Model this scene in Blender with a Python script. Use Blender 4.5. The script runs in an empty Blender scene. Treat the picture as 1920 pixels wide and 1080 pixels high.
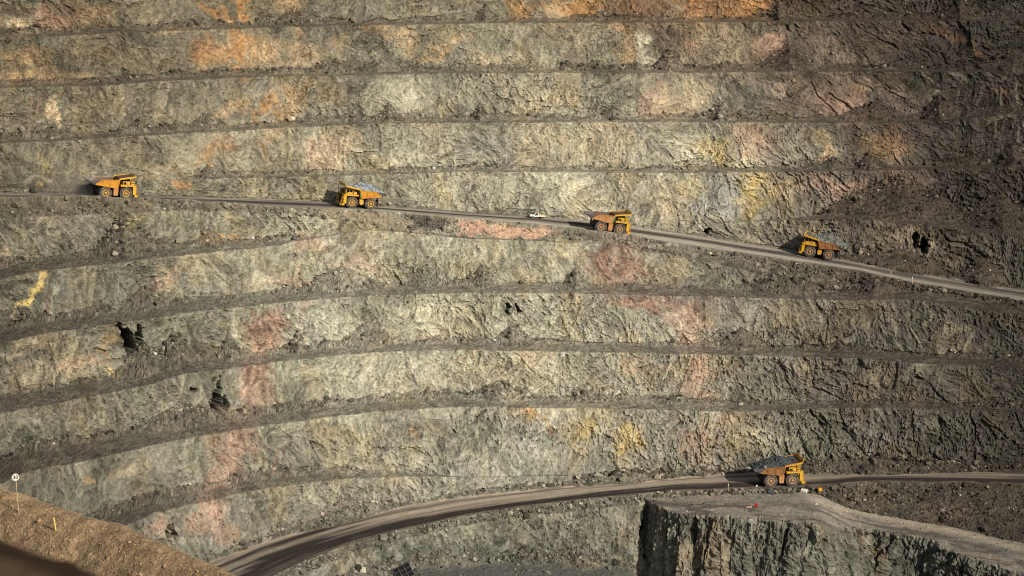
import bpy, bmesh, math, random
import numpy as np
from math import radians as R, sin, cos, tan, pi
from mathutils import Vector, Matrix

random.seed(7); np.random.seed(7)
SC = bpy.context.scene
COL = SC.collection

# ------------------------------------------------------------------ camera
ZC = 178.0                      # height of the lookout above the datum (the pit floor)
F = 3500.0                      # focal length in pixels of a 1920 wide frame
PITCH = R(11.0)
cd = bpy.data.cameras.new('camera'); cam = bpy.data.objects.new('camera', cd); COL.objects.link(cam)
cd.sensor_width = 36.0; cd.lens = 36.0 * F / 1920.0
cd.clip_start = 1.0; cd.clip_end = 4000.0
cam.location = (0, 0, ZC); cam.rotation_euler = (pi/2 - PITCH, 0, 0)
SC.camera = cam

# ------------------------------------------------------------------ sky, sun, exposure
SUN_AZ, SUN_EL = R(43), R(29)   # sun azimuth measured to the right of straight behind the camera
sdir = Vector((sin(SUN_AZ)*cos(SUN_EL), -cos(SUN_AZ)*cos(SUN_EL), sin(SUN_EL)))
W = bpy.data.worlds.new('World'); SC.world = W; W.use_nodes = True
nt = W.node_tree; nt.nodes.clear()
sky = nt.nodes.new('ShaderNodeTexSky'); sky.sky_type = 'NISHITA'; sky.sun_disc = False
sky.sun_elevation = SUN_EL; sky.sun_rotation = math.atan2(sdir.x, sdir.y)
sky.air_density = 1.0; sky.dust_density = 2.0; sky.ozone_density = 1.0
bg = nt.nodes.new('ShaderNodeBackground'); bg.inputs['Strength'].default_value = 0.06
wo = nt.nodes.new('ShaderNodeOutputWorld')
nt.links.new(sky.outputs[0], bg.inputs[0]); nt.links.new(bg.outputs[0], wo.inputs[0])
sl = bpy.data.lights.new('sun', 'SUN'); sl.energy = 4.2; sl.angle = R(0.5); sl.color = (1.0, 0.945, 0.85)
sun = bpy.data.objects.new('sun', sl); COL.objects.link(sun)
sun.rotation_euler = sdir.to_track_quat('Z', 'Y').to_euler()
SC.view_settings.view_transform = 'Standard'; SC.view_settings.look = 'None'
SC.view_settings.exposure = 0.0; SC.view_settings.gamma = 1.0
SC.view_settings.use_curve_mapping = False
SC.render.engine = 'CYCLES'
SC.cycles.filter_width = 1.0; SC.cycles.max_bounces = 4; SC.cycles.diffuse_bounces = 2

# ------------------------------------------------------------------ helpers
def lin(c):
    c = np.asarray(c, dtype=np.float32) / 255.0
    return np.where(c <= 0.04045, c/12.92, ((c+0.055)/1.055)**2.4).astype(np.float32)

def mat(name, base, rough=0.9, metal=0.0, noise=None, attr=None, spec=0.2, bump=None):
    """Principled material; noise = (other colour, scale, low, high) mixes dust or wear over the base."""
    m = bpy.data.materials.new(name); m.use_nodes = True
    n = m.node_tree.nodes; l = m.node_tree.links
    p = n['Principled BSDF']
    p.inputs['Roughness'].default_value = rough; p.inputs['Metallic'].default_value = metal
    p.inputs['Specular IOR Level'].default_value = spec
    p.inputs['Base Color'].default_value = (*base, 1)
    tc = n.new('ShaderNodeTexCoord')
    src = None
    if attr:
        a = n.new('ShaderNodeAttribute'); a.attribute_name = attr; src = a.outputs['Color']
    if noise:
        oc, sc_, lo, hi = noise
        t = n.new('ShaderNodeTexNoise'); t.inputs['Scale'].default_value = sc_
        t.inputs['Detail'].default_value = 6; t.inputs['Roughness'].default_value = 0.65
        l.new(tc.outputs['Object'], t.inputs['Vector'])
        r = n.new('ShaderNodeMapRange'); r.inputs['From Min'].default_value = lo; r.inputs['From Max'].default_value = hi
        l.new(t.outputs['Fac'], r.inputs['Value'])
        mx = n.new('ShaderNodeMix'); mx.data_type = 'RGBA'
        l.new(r.outputs[0], mx.inputs['Factor'])
        mx.inputs[6].default_value = (*base, 1); mx.inputs[7].default_value = (*oc, 1)
        if src: l.new(src, mx.inputs[6])
        src = mx.outputs[2]
    if src: l.new(src, p.inputs['Base Color'])
    if bump:
        t = n.new('ShaderNodeTexNoise'); t.inputs['Scale'].default_value = bump[0]; t.inputs['Detail'].default_value = 8
        l.new(tc.outputs['Object'], t.inputs['Vector'])
        b = n.new('ShaderNodeBump'); b.inputs['Strength'].default_value = bump[1]; b.inputs['Distance'].default_value = bump[2]
        l.new(t.outputs['Fac'], b.inputs['Height']); l.new(b.outputs[0], p.inputs['Normal'])
    return m

def rock_mat(name, grain=1.6, gmin=0.72, gmax=1.28):
    """Rock or dirt: the colour of the ground stored on the mesh, times a fine mineral grain."""
    m = bpy.data.materials.new(name); m.use_nodes = True
    n = m.node_tree.nodes; l = m.node_tree.links; p = n['Principled BSDF']
    p.inputs['Roughness'].default_value = 0.95; p.inputs['Specular IOR Level'].default_value = 0.1
    a = n.new('ShaderNodeAttribute'); a.attribute_name = 'Col'
    tc = n.new('ShaderNodeTexCoord')
    t = n.new('ShaderNodeTexNoise'); t.inputs['Scale'].default_value = grain; t.inputs['Detail'].default_value = 5
    t.inputs['Roughness'].default_value = 0.7
    l.new(tc.outputs['Object'], t.inputs['Vector'])
    r = n.new('ShaderNodeMapRange'); r.inputs['From Min'].default_value = 0.3; r.inputs['From Max'].default_value = 0.7
    r.inputs['To Min'].default_value = gmin; r.inputs['To Max'].default_value = gmax
    l.new(t.outputs['Fac'], r.inputs['Value'])
    mx = n.new('ShaderNodeVectorMath'); mx.operation = 'SCALE'
    l.new(a.outputs['Color'], mx.inputs[0]); l.new(r.outputs[0], mx.inputs['Scale'])
    l.new(mx.outputs[0], p.inputs['Base Color'])
    return m

# ---- noise on numpy arrays
def _h(ix, iy, iz, seed):
    with np.errstate(over='ignore'):
        h = (ix.astype(np.uint32)*np.uint32(374761393) + iy.astype(np.uint32)*np.uint32(668265263)
             + iz.astype(np.uint32)*np.uint32(2147483647 & 1274126177) + np.uint32((seed*974711+12345) & 0xffffffff))
        h = (h ^ (h >> np.uint32(13)))*np.uint32(1274126177)
        h = (h ^ (h >> np.uint32(15)))*np.uint32(2246822519)
        return h ^ (h >> np.uint32(16))
def _u(h): return (h & np.uint32(0xffffff)).astype(np.float32) / np.float32(16777215.0)

def vnoise(x, y, z, seed=0):
    """smooth value noise, -1..1"""
    x = np.asarray(x, np.float32); y = np.asarray(y, np.float32); z = np.asarray(z, np.float32)
    fx = np.floor(x); fy = np.floor(y); fz = np.floor(z)
    ix = fx.astype(np.int32); iy = fy.astype(np.int32); iz = fz.astype(np.int32)
    u = x-fx; v = y-fy; w = z-fz
    u = u*u*(3-2*u); v = v*v*(3-2*v); w = w*w*(3-2*w)
    def g(a, b, c): return _u(_h(ix+a, iy+b, iz+c, seed))
    x00 = g(0,0,0)*(1-u)+g(1,0,0)*u; x10 = g(0,1,0)*(1-u)+g(1,1,0)*u
    x01 = g(0,0,1)*(1-u)+g(1,0,1)*u; x11 = g(0,1,1)*(1-u)+g(1,1,1)*u
    a = x00*(1-v)+x10*v; b = x01*(1-v)+x11*v
    return (a*(1-w)+b*w)*2-1
def n2(x, y, seed=0):
    x = np.asarray(x, np.float32); y = np.asarray(y, np.float32)
    fx = np.floor(x); fy = np.floor(y); ix = fx.astype(np.int32); iy = fy.astype(np.int32)
    u = x-fx; v = y-fy; u = u*u*(3-2*u); v = v*v*(3-2*v); z = np.zeros_like(ix)
    def g(a, b): return _u(_h(ix+a, iy+b, z, seed))
    a = g(0,0)*(1-u)+g(1,0)*u; b = g(0,1)*(1-u)+g(1,1)*u
    return (a*(1-v)+b*v)*2-1
def fbm2(x, y, octv=4, seed=0, gain=0.5):
    s = 0; a = 1.0; t = 0
    for k in range(octv):
        s = s + a*n2(x*(2.03**k)+k*17.3, y*(2.03**k)-k*9.1, seed+k); t += a; a *= gain
    return s/t
def ridge2(x, y, octv=3, seed=0, gain=0.5):
    s = 0; a = 1.0; t = 0
    for k in range(octv):
        s = s + a*(1-2*np.abs(n2(x*(2.1**k)+k*5.3, y*(2.1**k)+k*3.7, seed+k))); t += a; a *= gain
    return s/t
def facets(u, v, seed, tilt=0.5):
    """broken rock: nearest random cell, each with its own step and its own tilted plane; also returns a number per cell"""
    u = np.asarray(u, np.float32); v = np.asarray(v, np.float32)
    iu = np.floor(u).astype(np.int32); iv = np.floor(v).astype(np.int32)
    best = np.full(u.shape, 9e9, np.float32); out = np.zeros_like(best); idn = np.zeros_like(best)
    z = np.zeros_like(iu)
    for a in (-1, 0, 1):
        for b in (-1, 0, 1):
            h = _h(iu+a, iv+b, z, seed)
            jx = (h & np.uint32(1023)).astype(np.float32)/1023; jy = ((h >> np.uint32(10)) & np.uint32(1023)).astype(np.float32)/1023
            du = u-(iu+a+jx); dv = v-(iv+b+jy)
            d = du*du+dv*dv
            h2 = _h(iu+a, iv+b, z+1, seed+5)
            off = (h2 & np.uint32(255)).astype(np.float32)/127.5-1
            gx = ((h2 >> np.uint32(8)) & np.uint32(255)).astype(np.float32)/127.5-1
            gy = ((h2 >> np.uint32(16)) & np.uint32(255)).astype(np.float32)/127.5-1
            m = d < best
            best = np.where(m, d, best)
            out = np.where(m, off*0.6+tilt*(gx*du+gy*dv), out)
            idn = np.where(m, off, idn)
    return out, idn
def sst(a, b, x):
    t = np.clip((x-a)/(b-a), 0, 1); return t*t*(3-2*t)

def np_mesh(name, V, Fc, col=None, m=None, smooth=False):
    """mesh from a vertex array and an array of quads or triangles"""
    me = bpy.data.meshes.new(name)
    k = Fc.shape[1]
    me.vertices.add(len(V)); me.vertices.foreach_set('co', np.ascontiguousarray(V, np.float32).ravel())
    me.loops.add(Fc.size); me.loops.foreach_set('vertex_index', np.ascontiguousarray(Fc, np.int32).ravel())
    me.polygons.add(len(Fc)); me.polygons.foreach_set('loop_start', np.arange(0, Fc.size, k, dtype=np.int32))
    me.update(calc_edges=True)
    if smooth: me.polygons.foreach_set('use_smooth', np.ones(len(Fc), bool))
    else: me.polygons.foreach_set('use_smooth', np.zeros(len(Fc), bool))
    if col is not None:
        at = me.color_attributes.new('Col', 'FLOAT_COLOR', 'POINT')
        c4 = np.ones((len(V), 4), np.float32); c4[:, :3] = col
        at.data.foreach_set('color', c4.ravel())
    if m: me.materials.append(m)
    o = bpy.data.objects.new(name, me); COL.objects.link(o)
    return o
def grid_faces(nr, nc):
    i = np.arange((nr-1)*(nc-1)); r = i//(nc-1); c = i % (nc-1)
    a = r*nc+c
    return np.stack([a, a+1, a+nc+1, a+nc], 1)
def tag(o, label=None, cat=None, group=None, kind=None):
    if label: o['label'] = label
    if cat: o['category'] = cat
    if group: o['group'] = group
    if kind: o['kind'] = kind
    return o
CP, SP = cos(PITCH), sin(PITCH)
def sight(px, Y, Z):            # X of a point at (Y, Z) in the vertical plane of column px
    return (px-960.0)/F*(Y*CP - Z*SP)
def project(X, Y, Z):           # survey coordinates of the wall as read off the photograph
    t = Y*CP - Z*SP; b = (Y*SP + Z*CP)/t
    return 960+F*X/t, 540-F*b
# ------------------------------------------------------------------ the pit wall: survey of its bench crests and haul roads
XC = np.concatenate([np.linspace(-460, -40, 36, endpoint=False), np.linspace(-40, 1960, 1050), np.linspace(1972, 2380, 36)]).astype(np.float64)
NC = len(XC)
def line(pts, jit=1.2, seed=1, sm=14):
    pts = sorted(pts); x = np.array([p[0] for p in pts], float); y = np.array([p[1] for p in pts], float)
    def ev(q):
        r = np.interp(q, x, y)
        r = np.where(q < x[0], y[0]+(q-x[0])*(y[1]-y[0])/(x[1]-x[0])*0.6, r)
        return np.where(q > x[-1], y[-1]+(q-x[-1])*(y[-1]-y[-2])/(x[-1]-x[-2])*0.6, r)
    r = 0
    ks = np.linspace(-2, 2, 9); ws = np.exp(-ks**2/1.5); ws /= ws.sum()
    for k, w in zip(ks, ws): r = r+w*ev(XC+k*sm)
    return r + jit*fbm2(XC/55, XC*0+seed*3.1, 3, seed)
L = {
 'LR0': line([(0,1330),(300,1200),(430,1120),(500,1087),(560,1058),(640,1027),(740,997),(840,975),(973,953),(1140,933),(1280,922),(1430,917),(1547,914),(1613,905),(1780,907),(1920,910)],.6,1),
 'LR1': line([(0,1190),(300,1097),(400,1050),(500,1012),(640,974),(740,951),(840,934),(973,919),(1140,904),(1280,893),(1413,885),(1613,882),(1920,883)],.6,2),
 'E': line([(0,1075),(120,1025),(233,983),(300,957),(383,940),(467,921),(567,907),(640,898),(760,893),(900,895),(1100,890),(1300,880),(1920,872)],1.2,3),
 'D': line([(0,907),(67,880),(167,863),(233,847),(300,830),(400,813),(500,797),(640,779),(723,770),(840,763),(973,763),(1280,768),(1400,772),(1500,767),(1650,763),(1920,772)],1.2,4),
 'C': line([(0,775),(100,757),(200,737),(283,720),(333,702),(450,688),(550,676),(640,665),(760,658),(900,656),(1280,662),(1480,667),(1620,671),(1747,682),(1920,690)],1.2,5),
 'B': line([(0,642),(100,623),(210,608),(310,593),(367,583),(520,568),(640,556),(760,552),(900,548),(1100,550),(1280,555),(1400,557),(1560,562),(1713,560),(1800,574),(1920,592)],1.0,6),
 'A': line([(0,520),(100,505),(200,495),(300,482),(400,473),(500,462),(570,450),(640,438),(700,430),(770,437),(860,446),(1020,453),(1130,457),(1280,482),(1400,507),(1480,533),(1560,545),(1700,550),(1920,585)],1.2,7),
 'S': line([(0,408),(150,402),(350,393),(560,402),(640,412),(700,424),(770,434),(860,443),(950,449),(1020,449),(1070,446),(1130,453),(1200,461),(1280,476),(1400,501),(1480,527),(1560,539),(1700,548),(1800,562),(1920,581)],1.0,8),
 'UR0': line([(0,376),(180,374),(260,377),(420,385),(560,392),(640,395),(720,398),(857,411),(1007,422),(1107,435),(1190,446),(1280,461),(1413,480),(1513,495),(1613,510),(1693,529),(1813,549),(1920,567)],.5,9),
 'UR1': line([(0,362),(170,363),(260,366),(420,370),(640,379),(720,386),(860,397),(1000,405),(1100,412),(1200,426),(1280,437),(1463,465),(1567,484),(1680,503),(1813,525),(1920,543)],.5,10),
 'U5': line([(0,352),(170,354),(350,356),(640,366),(860,384),(1000,393),(1100,400),(1200,409),(1300,414),(1400,415),(1480,414),(1560,410),(1640,412),(1750,425),(1920,445)],1.0,11),
 'U4': line([(0,344),(200,343),(350,336),(450,334),(640,330),(760,325),(900,322),(1280,323),(1480,322),(1700,318),(1920,312)],1.2,12),
 'U3': line([(0,268),(100,265),(200,258),(400,247),(560,238),(700,231),(900,229),(1280,229),(1600,230),(1750,229),(1840,219),(1920,212)],1.2,13),
 'U2': line([(0,165),(200,160),(300,151),(500,144),(640,142),(800,138),(1000,137),(1280,136),(1500,135),(1700,134),(1920,137)],1.2,14),
 'U1': line([(0,68),(100,68),(230,60),(400,55),(640,48),(830,45),(950,42),(1280,42),(1500,40),(1700,38),(1920,40)],1.2,15),
 'U0': line([(0,-28),(500,-42),(1000,-50),(1920,-48)],1.2,16),
 'T': line([(0,-120),(500,-135),(1000,-142),(1920,-138)],1.2,17),
 'S2': line([(0,1350),(300,1222),(500,1108),(640,1046),(740,1012),(840,990),(973,969),(1140,949),(1200,943),(1250,936),(1300,931),(1430,926),(1535,924),(1575,944),(1613,958),(1780,985),(1920,1018)],1.0,18),
 'FL': line([(0,1480),(300,1330),(500,1170),(600,1110),(700,1078),(800,1060),(1000,1052),(1180,1060),(1260,1150),(1920,1250)],1.5,19),
}
GRADE = np.interp(XC, [0, 430, 1400, 1920], [-138.0, -136.6, -136.0, -135.5])
def dirAB(py):
    b = (540.0-py)/F
    return CP+b*SP, b*CP-SP
def up(Y0, Z0, py, th):
    A, B = dirAB(py); T = np.tan(th)
    t = (Z0-T*Y0)/(B-T*A)
    return t*A, t*B
def knots(pts): return np.interp(XC, [p[0] for p in pts], [p[1] for p in pts])

lines = []      # (Y, Z) going upward
A_, B_ = dirAB(L['LR0']); Y = GRADE/B_*A_; Z = GRADE*1.0
LR0 = (Y, Z)
TH = R(65)
WID = {'E': knots([(0,9),(500,8),(700,4),(880,0.4),(1920,0.4)]), 'D': knots([(0,14),(400,10),(800,7.5),(1350,6),(1700,3.5),(1920,3.5)]),
       'C': knots([(0,11.5),(300,11.5),(600,7.5),(1920,7.5)]), 'B': knots([(0,11),(300,11),(700,9),(1920,8.5)]),
       'A': knots([(0,12),(450,8),(560,3),(640,.3),(1920,.3)]), 'U5': knots([(0,.3),(1350,.3),(1480,2.5),(1600,11),(1750,13),(1920,10)]),
       'U4': knots([(0,.3),(330,.3),(400,4),(1920,5)]), 'U3': knots([(0,6),(1920,6)]), 'U2': knots([(0,6.5),(1920,6.5)]), 'U1': knots([(0,7),(1920,7)]), 'U0': knots([(0,7),(1920,7)])}
seq = [('LR0', Y, Z)]
def add(name, Y, Z): seq.append((name, Y, Z))
Y, Z = up(Y, Z, L['LR1'], R(1.2)); add('LR1', Y, Z)
def bench(name, Y, Z, target):
    Y, Z = up(Y, Z, target, TH); add(name, Y, Z)
    w = WID[name]; Y = Y+w; Z = Z+0.06*w; add(name+'t', Y, Z)
    return Y, Z
def pxrow(Y, Z): return project(Y*0, Y, Z)[1]
for nm in ('E','D','C','B','A'):
    tgt = np.minimum(L[nm], pxrow(Y, Z)-1.0)
    Y, Z = bench(nm, Y, Z, tgt)
Y, Z = up(Y, Z, np.minimum(L['S'], pxrow(Y, Z)-0.8), TH); add('S', Y, Z)
Y, Z = up(Y, Z, np.minimum(L['UR0'], pxrow(Y, Z)-0.8), R(38)); add('UR0', Y, Z)
Y, Z = up(Y, Z, L['UR1'], R(1.0)); add('UR1', Y, Z)
for nm in ('U5','U4','U3','U2','U1','U0'):
    tgt = np.minimum(L[nm], pxrow(Y, Z)-0.8)
    Y, Z = bench(nm, Y, Z, tgt)
Y, Z = up(Y, Z, L['T'], TH); add('T', Y, Z)
# downward from the lower haul road: rubble shoulder, lower face, pit floor
def down(Y0, Z0, py, th):
    A, B = dirAB(py); T = np.tan(th); t = (Z0-T*Y0)/(B-T*A); return t*A, t*B
Y, Z = down(LR0[0], LR0[1], np.maximum(L['S2'], L['LR0']+1), R(38)); dn = [('S2', Y, Z)]
Y, Z = down(Y, Z, np.maximum(L['FL'], pxrow(Y, Z)+3), np.radians(knots([(0,64),(850,64),(1120,76),(1230,82),(1920,82)]))); dn.append(('FL', Y, Z))
dn.append(('FN', Y-70, Z-1.5))
seq = dn[::-1]+seq
names = [s[0] for s in seq]; IDX = {n: i for i, n in enumerate(names)}
CY = np.array([s[1] for s in seq]); CZ = np.array([s[2] for s in seq])
ROWS = {'FN':44,'FL':44,'S2':42,'LR0':38,'LR1':40,'E':14,'Et':52,'D':18,'Dt':58,'C':18,'Ct':60,'B':16,'Bt':58,'A':18,'At':46,'S':24,'UR0':30,
        'UR1':26,'U5':28,'U5t':50,'U4':14,'U4t':56,'U3':14,'U3t':54,'U2':14,'U2t':54,'U1':14,'U1t':48,'U0':8,'U0t':20}
KIND = {'FN':'floor','FL':'face','S2':'fill','LR0':'road','LR1':'face','E':'bench','Et':'face','D':'bench','Dt':'face','C':'bench','Ct':'face','B':'bench','Bt':'face','A':'bench','At':'face','S':'fill','UR0':'road',
        'UR1':'face','U5':'bench','U5t':'face','U4':'bench','U4t':'face','U3':'bench','U3t':'face','U2':'bench','U2t':'face','U1':'bench','U1t':'face','U0':'bench','U0t':'face'}
# heap height of fallen rock at the foot of each face (metres), with the cones that stand out
def heap(base, amp, sc, seed, cones=()):
    """a low continuous bank with many cones of different size where rock has run down the face"""
    rs = np.random.RandomState(seed*13+5)
    h = base*0.55 + amp*0.45*fbm2(XC/sc, XC*0+seed, 3, seed+40)
    x = -450.0
    while x < 2370:
        hh = (base*0.62+amp)*rs.uniform(0.35, 1.0); hw = hh*rs.uniform(9, 17)
        h = np.maximum(h, hh*(1-np.abs(XC-x)/hw)); x += rs.uniform(10, 42)
    for cx, hw, hh in cones: h = np.maximum(h, hh*(1-np.abs(XC-cx)/hw))
    h = h + 0.08*n2(XC/9, XC*0+seed, seed+90)
    h = h*(0.42+0.58*sst(-.3, .15, fbm2(XC/85, XC*0+seed*1.7, 2, seed+95)))     # stretches where little has fallen
    for cx, hw, hh in cones: h = np.maximum(h, hh*(1-np.abs(XC-cx)/hw))
    return np.maximum(h, 0.12)
HEAP = {'FL': heap(3.6,1.4,60,1,[(1095,60,5.5)]), 'LR1': heap(2.2,.9,70,2,[(640,160,4.0),(1650,300,4.6),(1180,160,3.2)]), 'Et': heap(2.8,.9,80,3), 'Dt': heap(2.5,.9,60,4,[(940,90,4.0),(340,120,4.2)]),
        'Ct': heap(2.2,.9,50,5,[(330,60,6.0),(270,70,5.5),(560,24,4.4),(690,70,5.0),(960,45,4.6),(1390,60,4.4),(430,30,5.)]),
        'Bt': heap(2.3,.9,60,6,[(270,60,4.6),(640,90,4.8),(905,35,5.2),(1080,30,4.2),(1480,90,6.0),(1640,60,5)]),
        'At': heap(2.4,.7,50,7,[(235,70,9.0),(393,30,5.0)]),
        'UR1': heap(1.0,.5,60,8,[(1700,160,5.0),(1845,60,7)]), 'U5t': heap(0.5,.3,60,9,[(1690,170,10.0),(1880,120,8)]),
        'U4t': heap(1.9,.7,40,10,[(385,18,3.2),(1630,30,4.4),(1900,40,6),(1560,30,3)]), 'U3t': heap(2.6,.9,40,11,[(390,45,4.2),(260,40,3.4),(730,25,4.4),(900,20,4.4),(1150,30,4),(1350,40,4.6),(1760,50,6.5),(1640,90,4.6)]),
        'U2t': heap(2.6,.8,45,12,[(620,60,3.8),(1255,40,5.5),(1900,100,5.5),(1480,70,7)]), 'U1t': heap(2.7,.9,40,13,[(560,70,4.0),(910,24,4.4),(1460,22,5.6),(1800,60,6.5)]), 'U0t': heap(2.5,.8,40,14)}
CREST_OF = {'FL':'FN','LR1':'LR0','Et':'E','Dt':'D','Ct':'C','Bt':'B','At':'A','UR1':'UR0','U5t':'U5','U4t':'U4','U3t':'U3','U2t':'U2','U1t':'U1','U0t':'U0'}

BY = []; BZ = []; BK = []; BI = []; BT = []; ends = {}
row = 0
for i in range(len(names)-1):
    nm = names[i]; nr = ROWS[nm]
    for r in range(nr):
        t = r/nr
        if nm == 'FN': t = 1-(1-t)**3.2
        elif KIND[nm] == 'road': t = 1-(1-t)**1.45      # closer rows where rubble lies against the face
        BY.append(CY[i]*(1-t)+CY[i+1]*t); BZ.append(CZ[i]*(1-t)+CZ[i+1]*t); BI.append(i); BT.append(t)
    ends[nm] = (row, row+nr); row += nr
BY.append(CY[-1]); BZ.append(CZ[-1]); BI.append(len(names)-2); BT.append(1.0)
BY = np.array(BY); BZ = np.array(BZ); BI = np.array(BI); BT = np.array(BT)
NR = len(BY)
BX = sight(XC[None, :], BY, BZ)
print('terrain', NR, NC, NR*NC)
kinds = np.array([KIND[names[i]] for i in BI])
isface = (kinds == 'face').astype(np.float32)[:, None]
isroad = (kinds == 'road').astype(np.float32)[:, None]
# fallen rock: raise the bench, and the foot of the face, to a slope at the angle of repose
T36 = tan(R(36))
ZT = BZ.copy(); tal = np.zeros_like(BZ)
for nm, H in HEAP.items():
    i = IDX[nm]; cr = CREST_OF[nm]; j = IDX[cr]
    w = CY[i]-CY[j]
    Hc = np.minimum(H, np.maximum(w, .05)*T36/0.72*1.15)
    if nm in ('LR1','UR1'): Hc = np.minimum(H, 5.0 if nm == 'LR1' else 6)
    if nm == 'U5t': Hc = Hc*knots([(0,0),(1380,0),(1520,1),(1920,1)])
    if nm == 'U4t': Hc = H*knots([(0,0),(335,0),(375,1),(1920,1)])
    if nm == 'Et': Hc = Hc*knots([(0,1),(600,1),(880,0),(1920,0)])
    if nm == 'At': Hc = H*knots([(0,1),(520,1),(600,0),(1920,0)])
    Ht = Hc*0.735
    a, b = ends[cr]; c, d = ends[nm]
    for r in range(a, d):
        q = CY[i]-BY[r]
        zt = CZ[i]+Ht-q*T36
        m = zt > ZT[r]
        tal[r] = np.maximum(tal[r], np.clip((zt-ZT[r])/0.5, 0, 1)*(Hc > 0.2))
        ZT[r] = np.where(m & (Hc > 0.2), zt, ZT[r])
# ------------------------------------------------------------------ fracture the rock
cmid = IDX['B']
XM = sight(XC, CY[cmid], CZ[cmid])
def gsm(a, k):
    ker = np.exp(-np.linspace(-2, 2, 2*k+1)**2); ker /= ker.sum()
    return np.convolve(np.pad(a, k, mode='edge'), ker, mode='valid')
dx = np.gradient(gsm(XM, 30)); dy = np.gradient(gsm(CY[cmid], 30)); ln = np.hypot(dx, dy)
NX = (dy/ln)[None, :]; NY = (-dx/ln)[None, :]
sarc = np.concatenate([[0], np.cumsum(np.hypot(np.diff(XM), np.diff(CY[cmid])))])[None, :]
S = (sarc + 0*BZ).astype(np.float32); Hh = (BZ+0.55*BY*0 ).astype(np.float32)
U = S; V = (0.85*ZT+0.7*BY).astype(np.float32)
wx = fbm2(U/14, V/14, 3, 301)*3.2; wy = fbm2(U/14+50, V/14, 3, 302)*3.2
# joint sets dip differently from block to block: every block has its own direction
def blocks(u, v, size, seed, spread, bias):
    gu, gv = u/size, v/size
    iu = np.floor(gu).astype(np.int32); iv = np.floor(gv).astype(np.int32)
    best = np.full(gu.shape, 9e9, np.float32); DU = np.zeros_like(best); DV = np.zeros_like(best); AN = np.zeros_like(best); ID = np.zeros_like(best)
    z = np.zeros_like(iu)
    for a in (-1, 0, 1):
        for b in (-1, 0, 1):
            h = _h(iu+a, iv+b, z, seed)
            du = gu-(iu+a+(h & np.uint32(1023)).astype(np.float32)/1023); dv = gv-(iv+b+((h >> np.uint32(10)) & np.uint32(1023)).astype(np.float32)/1023)
            d = du*du+dv*dv; m = d < best
            best = np.where(m, d, best); DU = np.where(m, du, DU); DV = np.where(m, dv, DV)
            AN = np.where(m, ((h >> np.uint32(20)) & np.uint32(255)).astype(np.float32)/127.5-1, AN)
            ID = np.where(m, _u(_h(iu+a, iv+b, z+2, seed)), ID)
    an = bias+spread*AN; c, s_ = np.cos(an), np.sin(an)
    return (DU*c-DV*s_)*size+ID*500, (DU*s_+DV*c)*size+ID*310, ID
bias = np.interp(S, [S.min(), S.max()*0.5, S.max()*0.72, S.max()], [0.3, 0.1, -0.45, -0.7]).astype(np.float32)
Ur, Vr, idb = blocks(U+1.5*wx, V+1.5*wy, 13.0, 7, 0.75, bias)
Us, Vs, idb2 = blocks(U+wx+70, V+wy, 6.0, 8, 1.0, bias)
px, py = project(BX, BY, ZT)
px = px.astype(np.float32); py = py.astype(np.float32)
wu = 0.5*fbm2(U/2.2, V/2.2, 2, 311); wv = 0.5*fbm2(U/2.2+9, V/2.2, 2, 312)
f1, id1 = facets(Ur/5.0, Vr/8.0, 11, .8)
f2, id2 = facets((Us+wu)/1.5, (Vs+wv)/4.2, 12, .9)
f3, id3 = facets((Us+wu)/0.66, (Vs+wv)/1.7, 13, .9)
rght = sst(1150, 1700, px)*(1-.5*sst(860, 1000, py))
rough = 0.22+0.62*sst(-.3, .5, fbm2(U/38, V/15, 2, 310))+0.32*rght
D = 0.9*fbm2(U/26, V/20, 3, 305) + 0.4*(idb-.5)*rough + rough*(0.38*f1 + 0.44*f2 + 0.40*f3)
rg = ridge2(Ur/2.6, Vr/9.0, 3, 306)
D += rough*(0.42+.25*rght)*rg
fine = ridge2((U+wx)/1.3, (V+wy)/1.3, 2, 320)
D += 0.16*fine
strk = n2(Us/.45, Vs/2.6, 322)*.6+n2(Ur/.6, Vr/4.0, 323)*.6
D += 0.11*strk*(1+rough)
f4, id4 = facets((U+wu*.6)/0.52, (V+wv*.6)/0.62, 14, 1.0)
D += (0.10+0.16*sst(-.25, .35, fbm2(U/8+60, V/6, 3, 321))+0.06*rough)*f4
wn = np.random.RandomState(3).normal(0, 1, px.shape).astype(np.float32)
D += 0.03*wn
# gullies and cracks where a joint has opened
crk = 1-np.abs(n2(Ur/6.0, Vr/24.0, 330)); crk = sst(.93, 1.0, crk)*sst(.0, .5, n2(U/30, V/18, 331))
D -= (0.45+.6*rght)*crk
amp = np.where(isface > 0, 1.0, 0.35)*(1-isroad)
amp = np.where((kinds == 'fill')[:, None], 0.45, amp); amp = np.where((kinds == 'floor')[:, None], 0.1, amp)
# blend of amplitude along a column so that crest and toe do not jump
k5 = np.ones(5)/5
ampc = np.apply_along_axis(lambda a: np.convolve(np.pad(a, 2, mode='edge'), k5, mode='valid'), 0, amp+0*BZ[:, :1])
for nm in ('LR0', 'UR0'):
    a, b = ends[nm]; ampc[a:b+1] = 0
amp = ampc*(1-0.93*np.clip(tal, 0, 1))
D = D*amp
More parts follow.
